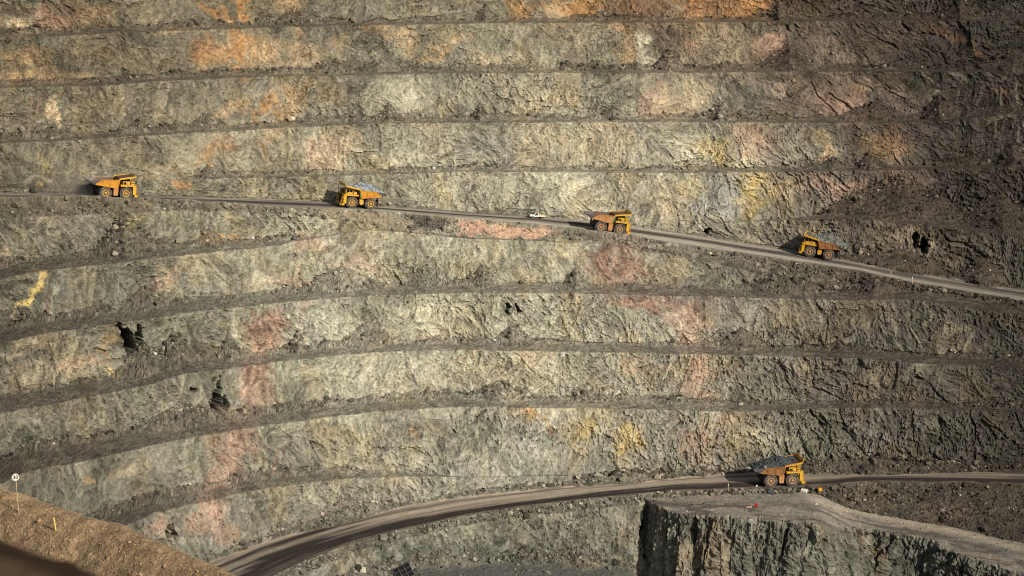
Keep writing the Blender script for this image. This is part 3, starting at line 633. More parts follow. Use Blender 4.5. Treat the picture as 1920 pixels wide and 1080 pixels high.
# a second, lower lip of graded spoil at the foot
QZ += 0.16*np.exp(-((ds-3.5-0.3*n2(sB/3, sB*0, 604))/0.28)**2)*(0.6+.4*n2(sB/.7, sB*0, 605))
wq = np.random.RandomState(6).normal(0, 1, QX.shape)
QZ += (1-near)*0.012*wq
dc = lin((154,129,98))*(1+.22*fbm2(QX/2.4, QY/2.4, 4, 610)+.18*j1+.20*j2+.12*wq+.22*fbm2(QX/.8, QY/.8, 3, 615))[..., None]
gy_ = (sst(.0, .5, fbm2(QX/.9, QY/.9, 3, 611))*.35*sst(.9, 2.4, ds))[..., None]; dc = dc*(1-gy_)+gy_*lin((132,116,90))
rd = lin((58,44,33))*(1+.35*fbm2(QX/3+QY*.3, QY/3, 4, 612)+.05*wq)[..., None]
pl = (sst(6.2, 8.6, ds+1.2*n2(sB/6, sB*0, 613))*.9)[..., None]; rd = rd*(1-pl)+pl*lin((92,74,54))*(1+.2*fbm2(QX/1.2, QY/1.2, 3, 614))[..., None]
dc = dc*(1-near[..., None])+near[..., None]*rd
QC = np.clip(dc, .01, .7)
M_DIRT = rock_mat('brown_dirt', 5.0, .78, 1.22)
nlo = 26+14+86
w0 = p3(QX[:nlo+1], QY[:nlo+1], QZ[:nlo+1])
tag(np_mesh('dirt_bank', w0, grid_faces(nlo+1, len(XB)), QC[:nlo+1].reshape(-1, 3), M_DIRT), kind='structure')
tag(np_mesh('dirt_road', p3(QX[nlo:], QY[nlo:], QZ[nlo:]), grid_faces(len(ds)-nlo, len(XB)), QC[nlo:].reshape(-1, 3), M_DIRT), kind='structure')
qpx, qpy = project(QX, QY, QZ)

def on_ground(x, y, sheet='wall'):
    """world point of the ground seen at survey coordinates (x, y)"""
    if sheet == 'bank': a, b, X, Y, Z = qpx[:nlo], qpy[:nlo], QX[:nlo], QY[:nlo], QZ[:nlo]
    elif sheet == 'ramp': X, Y, Z, a, b = RAMP
    else: a, b, X, Y, Z = FPX, FPY, PX_, PY_, PZ_
    d = (a-x)**2+(b-y)**2
    k = d.ravel().argsort()[:6] if d.size < 200000 else np.argpartition(d.ravel(), 6)[:6]
    k = k[np.argmin(Y.ravel()[k])]
    return Vector((float(X.ravel()[k]), float(Y.ravel()[k]), float(Z.ravel()[k])+ZC))
FPX, FPY = project(PX_, PY_, PZ_)

# ------------------------------------------------------------------ stones lying on the loose ground
def ico():
    bm = bmesh.new(); bmesh.ops.create_icosphere(bm, subdivisions=1, radius=1.0)
    v = np.array([p.co[:] for p in bm.verts]); f = np.array([[q.index for q in p.verts] for p in bm.faces]); bm.free(); return v, f
IV, IF = ico()
def stones(name, P, size, colr, seed, m):
    rs = np.random.RandomState(seed); n = len(P)
    sc_ = size[:, None, None]*(1+rs.uniform(-.35, .35, (n, 1, 3)))*np.array([1, 1, .75])
    a = rs.uniform(0, 2*pi, n); b = rs.uniform(-.6, .6, n)
    V = IV[None]*(1+rs.uniform(-.28, .28, (n, 12, 1)))*sc_
    x = V[..., 0]*np.cos(a)[:, None]-V[..., 1]*np.sin(a)[:, None]; y = V[..., 0]*np.sin(a)[:, None]+V[..., 1]*np.cos(a)[:, None]; z = V[..., 2]
    x, z = x*np.cos(b)[:, None]-z*np.sin(b)[:, None], x*np.sin(b)[:, None]+z*np.cos(b)[:, None]
    V = np.stack([x, y, z], -1)+P[:, None, :]
    Fc = (IF[None]+(np.arange(n)*12)[:, None, None]).reshape(-1, 3)
    return np_mesh(name, V.reshape(-1, 3), Fc, np.repeat(colr, 12, 0), m)
rs = np.random.RandomState(11)
wt = np.where(tal > .5, 1.0, 0)+np.where((kinds == 'fill')[:, None], .55, 0)+np.where((kinds == 'floor')[:, None], .25, 0)
wt = wt*((FPX > -30) & (FPX < 1950) & (FPY > -10) & (FPY < 1095))*(0.25+sst(-.2, .5, fbm2(U/9, V/6+BY/6, 3, 620)))
wt = wt.ravel()/wt.sum()
N_ST = 17000
k = rs.choice(wt.size, N_ST, p=wt)
sz = np.exp(rs.normal(-1.35, .48, N_ST)); sz = np.clip(sz, .12, 1.1)
pts = P3.reshape(-1, 3)[k].astype(float) + np.stack([rs.uniform(-.2, .2, N_ST), rs.uniform(-.2, .2, N_ST), sz*.25], -1)
sc0 = CC.reshape(-1, 3)[k]*np.exp(rs.normal(.18, .33, N_ST))[:, None]
pale = rs.rand(N_ST) < .05; pale &= sz < .5; sc0[pale] = lin((168,162,144))*rs.uniform(.5, 1.0, (pale.sum(), 1))
M_STONE = rock_mat('stone', 3.0, .85, 1.15)
tag(stones('rubble', pts, sz, np.clip(sc0, .012, .6), 12, M_STONE), 'loose grey stones scattered over the benches and the toes of the rock faces', 'rubble', kind='stuff')
# stones on the ramp and the brown bank
TXf, TYf, TZf = TX.ravel(), TY.ravel(), TZ.ravel(); k = rs.choice(TXf.size, 900)
sz = np.clip(np.exp(rs.normal(-1.9, .5, 900)), .07, .6)
tag(stones('ramp_stones', np.stack([TXf[k], TYf[k], TZf[k]+ZC], -1), sz, np.clip(TCc.reshape(-1, 3)[k]*np.exp(rs.normal(.0, .3, 900))[:, None], .012, .6), 13, M_STONE), 'small grey stones strewn over the pale ramp on top of the bluff', 'rubble', kind='stuff')
sl_ = slice(40, nlo); bx, by, bz = QX[sl_].ravel(), QY[sl_].ravel(), QZ[sl_].ravel(); k = rs.choice(bx.size, 5200)
sz = np.clip(np.exp(rs.normal(-3.1, .45, 5200)), .02, .18)
tag(stones('clods', np.stack([bx[k], by[k], bz[k]+ZC+sz*.2], -1), sz, np.clip(QC[sl_].reshape(-1, 3)[k]*np.exp(rs.normal(.05, .3, 5200))[:, None], .012, .6), 14, M_STONE), 'brown clods and pebbles covering the dirt bank in the lower left', 'rubble', kind='stuff')
# ------------------------------------------------------------------ mesh kit for the machines
class MB:
    def __init__(self): self.v = []; self.f = []
    def quadbox(self, p):            # 8 points: bottom 4 counter-clockwise, top 4
        n = len(self.v); self.v += [tuple(q) for q in p]
        self.f += [tuple(n+i for i in q) for q in ((3,2,1,0),(4,5,6,7),(0,1,5,4),(1,2,6,5),(2,3,7,6),(3,0,4,7))]; return self
    def box(self, x0, x1, y0, y1, z0, z1):
        return self.quadbox([(x0,y0,z0),(x1,y0,z0),(x1,y1,z0),(x0,y1,z0),(x0,y0,z1),(x1,y0,z1),(x1,y1,z1),(x0,y1,z1)])
    def prism(self, poly, y0, y1, yt0=None, yt1=None, zr=None):
        """outline in x and z pushed from y0 to y1; with yt the upper part leans out to yt (flare between heights zr)"""
        n = len(self.v); k = len(poly)
        def yy(y, yt, z):
            if yt is None: return y
            t = min(max((z-zr[0])/(zr[1]-zr[0]), 0), 1); return y+(yt-y)*t
        self.v += [(x, yy(y0, yt0, z), z) for x, z in poly]+[(x, yy(y1, yt1, z), z) for x, z in poly]
        self.f.append(tuple(n+i for i in range(k))); self.f.append(tuple(n+k+i for i in reversed(range(k))))
        self.f += [(n+(i+1) % k, n+i, n+k+i, n+k+(i+1) % k) for i in range(k)]; return self
    def tube(self, a, b, r, s=6, r2=None):
        a = Vector(a); b = Vector(b); d = (b-a).normalized(); u = d.orthogonal().normalized(); w = d.cross(u); n = len(self.v); r2 = r if r2 is None else r2
        for p, rr in ((a, r), (b, r2)):
            for i in range(s): q = p+(u*cos(2*pi*i/s)+w*sin(2*pi*i/s))*rr; self.v.append(tuple(q))
        self.f += [(n+i, n+(i+1) % s, n+s+(i+1) % s, n+s+i) for i in range(s)]
        self.f += [tuple(n+i for i in reversed(range(s))), tuple(n+s+i for i in range(s))]; return self
    def lathe_y(self, c, prof, s=24):
        """ring profile of (y, radius) turned about the y axis through c"""
        n = len(self.v); k = len(prof)
        for i in range(s):
            a = 2*pi*i/s
            for y, r in prof: self.v.append((c[0]+r*cos(a), c[1]+y, c[2]+r*sin(a)))
        for i in range(s):
            j = (i+1) % s
            for q in range(k-1): self.f.append((n+i*k+q, n+j*k+q, n+j*k+q+1, n+i*k+q+1))
        self.f.append(tuple(n+i*k for i in range(s))); self.f.append(tuple(n+i*k+k-1 for i in reversed(range(s)))); return self
    def build(self, name, m, parent=None, bevel=0.0):
        bm = bmesh.new(); vs = [bm.verts.new(p) for p in self.v]
        for f in self.f:
            try: bm.faces.new([vs[i] for i in f])
            except ValueError: pass
        bmesh.ops.recalc_face_normals(bm, faces=bm.faces)
        if bevel: bmesh.ops.bevel(bm, geom=[e for e in bm.edges if len(e.link_faces) == 2 and e.calc_face_angle(0) > .6], offset=bevel, segments=1, affect='EDGES')
        me = bpy.data.meshes.new(name); bm.to_mesh(me); bm.free(); me.materials.append(m)
        o = bpy.data.objects.new(name, me); COL.objects.link(o)
        if parent: o.parent = parent
        return o
def empty(name, loc=(0,0,0), label=None, cat=None, group=None):
    o = bpy.data.objects.new(name, None); COL.objects.link(o); o.location = loc; o.empty_display_size = .5
    return tag(o, label, cat, group)
def L3(*c): return tuple(float(q) for q in lin(c))
DUST = L3(168,140,104)
M_YEL = mat('yellow_paint', L3(222,170,26), .5, noise=(DUST, 1.1, .42, .8), spec=.4)
M_ORG = mat('orange_paint', L3(212,150,48), .55, noise=(L3(176,112,56), .7, .45, .75), spec=.35)
M_TAN = mat('dusty_orange_paint', L3(192,144,92), .7, noise=(L3(176,124,76), .6, .35, .7))
M_RUST = mat('rusty_orange_paint', L3(164,116,66), .75, noise=(L3(124,90,60), .8, .35, .65))
M_RUST2 = mat('brown_orange_paint', L3(172,122,76), .75, noise=(L3(140,92,58), .7, .4, .7))
M_BED = mat('worn_bed_steel', L3(122,88,72), .6, noise=(L3(82,62,54), .6, .35, .65), spec=.4)
M_GSTEEL = mat('grey_worn_steel', L3(112,108,108), .5, .3, noise=(L3(78,70,66), .8, .4, .7))
M_DSTEEL = mat('dark_steel', L3(34,32,30), .7, noise=(L3(92,78,62), .9, .5, .8))
M_BLACK = mat('black_grille', L3(20,20,21), .6)
M_TYRE = mat('tyre_rubber', L3(62,58,55), .9, noise=(L3(122,110,98), 1.4, .38, .7))
M_TREAD = mat('tyre_tread', L3(108,104,100), .95, noise=(L3(136,126,112), 2.0, .35, .65))
M_RIM = mat('rim_yellow', L3(222,164,30), .55, noise=(DUST, 1.5, .5, .8))
M_RIMO = mat('rim_orange', L3(204,146,88), .65, noise=(DUST, 1.5, .45, .75))
M_GLASS = mat('cab_glass', L3(16,20,24), .12, spec=.6)
M_GREEN = mat('green_paint', L3(46,128,78), .6)
M_LAMP = mat('lamp_glass', L3(210,210,200), .2, spec=.6)
M_WHITE = mat('white_paint', L3(228,224,208), .45, noise=(L3(196,182,150), 2.0, .5, .8), spec=.4)
M_CREAM = mat('cream_paint', L3(226,214,176), .5, noise=(L3(200,182,140), 2.0, .45, .8), spec=.4)
M_REDD = mat('red_plastic', L3(196,58,38), .5)
M_MAG = mat('hose_red', L3(150,50,60), .6)

def build_truck(body_m, rim_m, stripe, loaded, tank_m, seed):
    lip = seed not in (1, 4)
    """haul truck, x forward, ground at z = 0, origin midway between the axles"""
    root = empty('haul_truck')
    X0 = -2.65
    def sh(m):
        m.v = [(x+X0, y, z) for x, y, z in m.v]; return m
    def part(m, name, ma, par=root, bevel=0.0): return sh(m).build(name, ma, par, bevel)
    # frame, axles, front posts, bumper
    m = MB(); m.box(-1.9, 7.5, -1.15, -.65, 1.35, 2.35); m.box(-1.9, 7.5, .65, 1.15, 1.35, 2.35)
    for x in (-1.7, 1.6, 3.4, 6.6): m.box(x, x+.5, -.66, .66, 1.5, 2.3)
    m.tube((0, -2.6, 1.62), (0, 2.6, 1.62), .55, 10); m.tube((5.3, -2.3, 1.62), (5.3, 2.3, 1.62), .4, 8)
    part(m, 'chassis', M_DSTEEL)
    m = MB(); m.box(7.45, 8.25, -3.15, 3.15, .75, 1.3); m.box(7.2, 7.6, -3.1, -2.3, 1.3, 1.9); m.box(7.2, 7.6, 2.3, 3.1, 1.3, 1.9)
    part(m, 'bumper', M_YEL, bevel=.05)
    for s in (-1, 1):
        m = MB(); m.box(7.0, 7.75, min(s*2.25, s*3.05), max(s*2.25, s*3.05), 1.32, 3.68); m.box(7.76, 7.95, min(s*2.4, s*2.9), max(s*2.4, s*2.9), 1.6, 2.3); m.box(7.76, 7.9, min(s*2.4, s*2.9), max(s*2.4, s*2.9), 2.55, 3.3)
        part(m, 'front_post', M_YEL, bevel=.04)
        hl = MB(); hl.box(8.26, 8.33, min(s*2.0, s*2.6), max(s*2.0, s*2.6), .88, 1.18); part(hl, 'headlight', M_LAMP)
        m = MB(); m.tube((5.3, s*1.55, 1.7), (5.15, s*1.45, 3.6), .24, 10); m.tube((5.28, s*1.54, 2.2), (5.15, s*1.45, 3.5), .31, 10); part(m, 'front_strut', M_DSTEEL)
        m = MB(); m.tube((2.2, s*1.5, 1.5), (2.75, s*1.5, 3.0), .2, 8); m.tube((2.1, s*1.5, 1.3), (2.45, s*1.5, 2.3), .28, 8); part(m, 'hoist_cylinder', M_DSTEEL)
    # engine, radiator grille with slats
    m = MB(); m.box(4.2, 7.6, -1.3, 1.3, 2.36, 3.68); part(m, 'engine_housing', M_YEL, bevel=.05)
    m = MB(); m.box(7.61, 7.85, -1.45, 1.45, 1.32, 3.6); g = part(m, 'radiator', M_BLACK)
    for k in range(6):
        sl = MB(); sl.box(7.86, 7.93, -1.4, 1.4, 1.45+k*.36, 1.58+k*.36); part(sl, 'slat', M_DSTEEL, g)
    # deck with fenders
    m = MB(); m.box(3.75, 7.85, -3.25, 3.25, 3.69, 3.86); m.box(3.75, 7.4, -3.25, -3.05, 3.45, 3.69); m.box(3.75, 7.4, 3.05, 3.25, 3.45, 3.69)
    deck = part(m, 'deck', M_YEL)
    # handrail round the front of the deck
    m = MB()
    rail = [(6.4,-3.15),(7.75,-3.15),(7.75,-1.0),(7.75,1.0),(7.75,3.15),(6.9,3.15)]
    for (a, b), (c, d) in zip(rail, rail[1:]):
        for z in (4.35, 4.85): m.tube((a, b, z), (c, d, z), .04, 5)
    for a, b in rail: m.tube((a, b, 3.86), (a, b, 4.85), .04, 5)
    part(m, 'handrail', M_DSTEEL, deck)
    # stair across the front and side ladder
    for s in (-1, 1):
        m = MB()
        for y in (2.1, 2.75): m.tube((8.55, s*y, .55), (7.95, s*y, 3.8), .055, 5)
        for k in range(9): z = .65+k*.36; x = 8.55-.6*(z-.55)/3.25; m.tube((x, s*2.1, z), (x, s*2.75, z), .04, 5)
        part(m, 'ladder', tank_m)
    # boxes on the right of the deck: air cleaners and control cabinet
    m = MB(); m.box(4.35, 6.15, -3.0, -1.7, 3.87, 4.75); cab = part(m, 'engine_cabinet', M_YEL, bevel=.06)
    for x in (4.85, 5.65):
        q = MB(); q.lathe_y((x, -3.02, 4.3), [(0, .34), (-.14, .34), (-.16, .2)], 14); part(q, 'air_cleaner', M_YEL if x > 5 else M_DSTEEL, cab)
    m = MB(); m.box(6.3, 7.35, -2.95, -1.5, 3.87, 4.95); part(m, 'control_cabinet', M_YEL, bevel=.06)
    for s in (-1, 1):
        m = MB(); m.tube((4.1, s*2.3, 3.87), (4.1, s*2.3, 5.0), .16, 8); part(m, 'exhaust', M_DSTEEL)
    # cab on the left of the deck
    m = MB(); m.prism([(5.3,3.87),(7.3,3.87),(7.45,4.5),(7.15,5.45),(5.3,5.45)], 1.15, 2.95); c = part(m, 'cab', M_YEL, bevel=.05)
    m = MB(); m.box(5.15, 7.4, 1.05, 3.05, 5.46, 5.56); part(m, 'cab_roof', M_DSTEEL, c)
    for x0, x1 in ((5.45, 6.2), (6.32, 7.1)):
        m = MB(); m.box(x0, x1, 2.96, 2.99, 4.45, 5.32); part(m, 'window', M_GLASS, c)
        m = MB(); m.box(x0, x1, 1.11, 1.14, 4.45, 5.32); part(m, 'window', M_GLASS, c)
    m = MB(); m.quadbox([(7.47,1.3,4.52),(7.51,1.3,4.54),(7.51,2.8,4.54),(7.47,2.8,4.52),(7.20,1.3,5.36),(7.24,1.3,5.38),(7.24,2.8,5.38),(7.20,2.8,5.36)]); part(m, 'windscreen', M_GLASS, c)
    m = MB(); m.box(5.28, 5.31, 1.4, 2.7, 4.5, 5.3); part(m, 'window', M_GLASS, c)
    for s in (-1, 1):
        m = MB(); m.tube((7.6, s*3.0, 4.3), (7.75, s*3.55, 4.6), .04, 5); m.box(7.7, 7.78, min(s*3.4, s*3.75), max(s*3.4, s*3.75), 4.35, 5.0); part(m, 'mirror', M_DSTEEL)
    # left side electrics behind the cab
    m = MB(); m.box(4.2, 5.1, 1.4, 2.9, 3.87, 4.6); part(m, 'battery_box', M_YEL, bevel=.05)
    m = MB(); m.box(3.55, 3.9, 2.0, 2.6, 3.87, 4.55); part(m, 'hose_reel', M_MAG)
    # tanks between the wheels
    m = MB(); m.prism([(2.0,.95),(3.15,.95),(3.3,2.9),(1.95,2.9)], -3.0, -1.7); part(m, 'fuel_tank', tank_m, bevel=.08)
    m = MB(); m.tube((2.65, 1.75, 1.75), (2.65, 2.95, 1.75), .62, 14); m.box(2.1, 3.2, 1.75, 2.7, 1.9, 2.6); part(m, 'hydraulic_tank', M_YEL)
    m = MB(); m.box(-2.2, -1.9, -2.4, 2.4, 1.3, 2.5); m.tube((-2.0, -2.9, 1.2), (-1.6, -2.9, 3.3), .05, 5); m.tube((-2.0, 2.9, 1.2), (-1.6, 2.9, 3.3), .05, 5); part(m, 'rear_frame', M_DSTEEL)
    for s in (-1, 1):
        m = MB(); m.box(-1.95, -1.85, min(s*1.7, s*2.95), max(s*1.7, s*2.95), .9, 3.2); part(m, 'mud_flap', M_BLACK)
    # dump body: floor, side walls, front wall
    fl = [(-2.95,3.62),(2.9,2.8),(2.9,3.1),(-2.95,3.95)]
    m = MB(); m.prism(fl, -2.85, 2.85)
    side = [(-2.95,3.62),(2.9,2.8),(3.55,5.35),(3.0,5.15),(-1.15,4.98)]
    for s in (-1, 1): m.prism(side, s*2.86, s*3.02, s*3.2, s*3.36, (3.0, 5.2))
    m.prism([(2.88,2.8),(3.1,2.8),(3.75,5.4),(3.53,5.4)], -2.9, 2.9)
    body = part(m, 'dump_body', body_m)
    # raised ribs and rails that frame the side panels
    for s in (-1, 1):
        a, b = s*3.03, s*3.12
        def bar(p, q, w):
            (x0, z0), (x1, z1) = p, q
            r = MB(); dx, dz = x1-x0, z1-z0; l = math.hypot(dx, dz); ox_, oz_ = -dz/l*w, dx/l*w
            r.prism([(x0-ox_, z0-oz_), (x1-ox_, z1-oz_), (x1+ox_, z1+oz_), (x0+ox_, z0+oz_)], a, b, s*3.37, s*3.46, (3.0, 5.2)); return r
        part(bar((-2.7,3.75), (2.85,2.98), .14), 'rail', body_m, body)
        part(bar((-1.15,4.88), (3.2,5.06), .12), 'rail', body_m, body)
        for p, q in (((-2.75,3.78),(-1.2,4.85)), ((-.95,3.6),(-.75,4.8)), ((1.1,3.3),(1.2,4.85)), ((2.75,3.05),(3.35,5.2))):
            part(bar(p, q, .10), 'rib', body_m, body)
        if stripe: part(bar((3.0,2.98), (3.6,5.2), .09), 'edge_stripe', M_GREEN, body)
    # inner lining, tail chute and its low sides
    m = MB(); m.prism([(-2.9,3.96),(2.85,3.11),(2.85,3.16),(-2.9,4.01)], -2.84, 2.84)
    for s in (-1, 1): m.prism([(-2.85,3.98),(2.9,3.14),(3.42,5.25),(-1.15,4.9)], s*2.80, s*2.85, s*3.14, s*3.19, (3.0, 5.2))
    m.prism([(2.83,3.12),(2.87,3.12),(3.5,5.36),(3.46,5.36)], -2.8, 2.8)
    part(m, 'bed_lining', M_BED, body)
    m = MB(); m.prism([(-2.95,3.60),(-2.85,3.94),(-4.25,4.42),(-4.3,4.2)], -2.85, 2.85)
    for s in (-1, 1): m.prism([(-2.9,3.75),(-1.3,4.9),(-4.25,4.62),(-4.28,4.3)], s*2.84, s*2.94, s*3.1, s*3.2, (3.6, 5.0))
    part(m, 'tail_chute', M_GSTEEL, body)
    # canopy over the deck
    m = MB(); m.prism([(3.6,5.30),(7.35,5.92),(7.35,6.05),(3.55,5.43)], -3.36, 3.36)
    cn = part(m, 'canopy', M_BED, body)
    for s in (-1, 1):
        m = MB(); m.prism([(3.1,5.02),(3.6,5.18),(7.4,5.80),(7.55,6.25),(7.3,6.22),(4.0,5.66),(3.3,5.5)], s*3.37, s*3.5); part(m, 'canopy_side', M_YEL if seed != 5 else M_ORG, body)
    m = MB(); m.prism([(7.36,5.80),(7.52,5.82),(7.85,6.75),(7.72,6.75)] if lip else [(7.36,5.80),(7.52,5.82),(7.62,6.3),(7.50,6.3)], -3.5, 3.5); part(m, 'canopy_lip', M_YEL if seed != 5 else M_ORG, body)
    # wheels: front pair and rear duals
    def wheel(x, y, w, s):
        h = MB(); h.lathe_y((x, y, 1.62), [(s*w*.36, .34), (s*w*.56, .30), (s*w*.60, .16)], 16); hub = part(h, 'wheel', rim_m)
        t = MB(); t.lathe_y((x, y, 1.62), [(-s*w*.5, .82), (-s*w*.5, 1.35), (-s*w*.40, 1.53), (s*w*.40, 1.53), (s*w*.5, 1.36), (s*w*.5, 1.10), (s*w*.46, .82)], 32); ty_ = part(t, 'tyre', M_TYRE, hub)
        tr = MB()
        for k in range(30):
            a = 2*pi*k/30; a2 = a+2*pi/30*.55
            for y0, y1 in ((-w*.44, -.04), (.04, w*.44)):
                sk = .05 if y0 < 0 else -.05
                pts = []
                for rr in (1.50, 1.62):
                    for aa, yq in ((a+sk, y+y0), (a2+sk, y+y0), (a2, y+y1), (a, y+y1)): pts.append((x+rr*cos(aa), yq, 1.62+rr*sin(aa)))
                tr.quadbox(pts)
        part(tr, 'tread', M_TREAD, hub)
        rm = MB(); rm.lathe_y((x, y, 1.62), [(-s*w*.45, .88), (s*w*.47, .88), (s*w*.50, .83), (s*w*.47, .76), (s*w*.45, .62), (s*w*.42, .34)], 24); part(rm, 'rim', rim_m, hub)
        ins = MB(); ins.lathe_y((x, y, 1.62), [(s*w*.40, .47), (s*w*.445, .46), (s*w*.455, .36)], 20); part(ins, 'brake_disc', M_DSTEEL, hub)
    for s in (-1, 1):
        wheel(5.3, s*2.42, 1.15, s); wheel(0, s*2.5, 1.05, s); wheel(0, s*1.36, 1.05, s)
    return root

def ore_load(parent_m, colr, dark, seed, label, peak=7.3, fill_canopy=True):
    """heaped ore in truck space, as one loose pile"""
    rs = np.random.RandomState(seed)
    nx, ny = 110, 60
    x = np.linspace(-4.15, 7.2, nx)[:, None]; y = np.linspace(-3.1, 3.1, ny)[None, :]
    base = np.interp(x, [-4.2, -2.9, 2.9, 3.5, 7.3], [4.43, 3.98, 3.13, 5.38, 6.0])
    crest = np.interp(x, [-4.2, -3.4, -1.5, .5, 2.2, 4.0, 5.5, 7.3], [4.5, 5.0, 6.0, peak-.35, peak, peak-.3, 6.6, 6.05] if fill_canopy else [4.5, 5.0, 5.9, peak-.4, peak-.1, 6.1, 5.7, 5.9])
    edge = np.interp(x, [-4.2, -3, -1.2, 3.2, 3.7, 7.3], [4.45, 4.3, 4.85, 5.05, 5.5, 6.02])
    t = np.clip(np.abs(y)/3.1, 0, 1)
    z = edge+(crest-edge)*np.clip(1-t**1.6, 0, 1)
    z = np.maximum(z, base+.02)
    X, Y = x+0*y, y+0*x
    a, ia = facets((X+40)/.42, (Y+40)/.42, seed+700, 1.0); b, ib = facets((X+40)/.9, (Y+40)/.9, seed+710, .9)
    z = z+.10*a+.14*b+.18*fbm2(X/1.5+9, Y/1.5+seed, 3, seed)
    z = np.where((t > .97), edge-.1, z)
    V = np.stack([X-2.65, Y, z+0*X], -1).reshape(-1, 3)
    V2 = V.copy(); V2[:, 2] = (base+0*X-.0).reshape(-1)     # underside resting on the bed
    q = grid_faces(nx, ny)
    wl = rs.normal(0, 1, X.shape)
    c = lin(colr)*(1+.35*ia+.25*ib+.15*wl)[..., None]; c = np.clip(c, .012, .6).reshape(-1, 3)
    o = np_mesh('ore_load', V, q, c, M_STONE)
    # blocks of ore on the heap
    k = rs.choice(len(V), 420); sz = np.clip(np.exp(rs.normal(-1.75, .45, 420)), .08, .55)
    s_ = stones('ore_stones', V[k], sz, np.clip(np.repeat(lin(colr)[None], 420, 0)*np.exp(rs.normal(.1, .45, 420))[:, None], .012, .6), seed+1, M_STONE)
    # one pile: join the two meshes
    bm = bmesh.new(); bm.from_mesh(o.data); bm.from_mesh(s_.data); bm.to_mesh(o.data); bm.free()
    bpy.data.objects.remove(s_)
    return tag(o, label, 'ore load', 'ore loads in the haul trucks', 'stuff')

# ------------------------------------------------------------------ place the traffic on the haul roads
def road_frame(name, px0, ywheel, far):
    """world position beside column px0 where the near wheels stand at survey row ywheel, moved `far` metres across the road"""
    i, j = IDX[name], IDX[name]+1
    x0 = np.interp(px0, XC, np.arange(NC)); c0 = int(x0)
    o = project(0*CY[i], CY[i], CZ[i])[1]; n = project(0*CY[j], CY[j], CZ[j])[1]
    o_, n_ = np.interp(px0, XC, o), np.interp(px0, XC, n)
    t = np.clip((o_-ywheel)/(o_-n_), .02, .95)
    def P(q, tt):
        yy = np.interp(q, XC, CY[i]*(1-tt)+CY[j]*tt); zz = np.interp(q, XC, CZ[i]*(1-tt)+CZ[j]*tt)
        return Vector((float(sight(q, yy, zz)), float(yy), float(zz)+ZC))
    p = P(px0, t); tg = (P(px0+45, t)-P(px0-45, t)).normalized()
    side = Vector((-tg.y, tg.x, 0)).normalized()
    return p+side*far, tg
def pose(o, p, tg, left, scale, yaw=0, dz=0):
    d = -tg if left else tg
    d = Matrix.Rotation(R(yaw), 3, 'Z') @ d
    zax = Vector((0, 0, 1)); x = d.normalized(); y = zax.cross(x).normalized(); z = x.cross(y)
    o.matrix_world = Matrix.Translation(p+Vector((0, 0, dz))) @ Matrix((x, y, z)).transposed().to_4x4() @ Matrix.Scale(scale, 4)
G_T = 'haul trucks on the pit roads'
TR = [ # road, px, near wheel row, heading left, scale, yaw, body, rim, stripe, load, tank, label
 ('UR0', 217, 374.5, False, .95, 0, M_ORG, M_RIM, False, None, M_TAN, 'orange haul truck with an empty bed at the far left of the upper road'),
 ('UR0', 678, 392.5, True, .96, -3, M_ORG, M_RIM, True, ((140,146,150), 7.0, False), M_YEL, 'bright yellow haul truck heaped with light grey ore, facing left on the upper road'),
 ('UR0', 1143, 440.5, False, .985, 0, M_TAN, M_RIMO, True, None, M_TAN, 'dusty tan haul truck with an empty bed, right of the white ute'),
 ('UR0', 1535, 486.0, True, .99, -2, M_RUST2, M_RIMO, False, ((108,108,102), 6.9, False), M_RUST2, 'brown haul truck with coarse grey rock near the right end of the upper road'),
 ('LR0', 1465, 914.0, False, 1.02, 2, M_RUST, M_RIMO, False, ((74,78,78), 6.9, False), M_TAN, 'rusty orange haul truck with dark ore, the only truck on the lower road'),
]
LD = {1: 'light grey crushed ore heaped in the bright yellow truck', 3: 'coarse grey rock heaped in the brown truck on the upper road', 4: 'dark fine ore heaped in the truck on the lower road'}
for i, (rd_, x_, y_, lf, sc_, yw, bm_, rm_, st_, ld, tk, lab) in enumerate(TR):
    o = build_truck(bm_, rm_, st_, 'l' if ld else 'e', tk, i+1)
    tag(o, lab, 'haul truck', G_T)
    p, tg = road_frame(rd_, x_, y_, 3.0*sc_)
    pose(o, p, tg, lf, sc_, yw, .05)
    if ld:
        q = ore_load(None, ld[0], None, 60+i, LD[i], ld[1], ld[2]); q.matrix_world = o.matrix_world.copy()

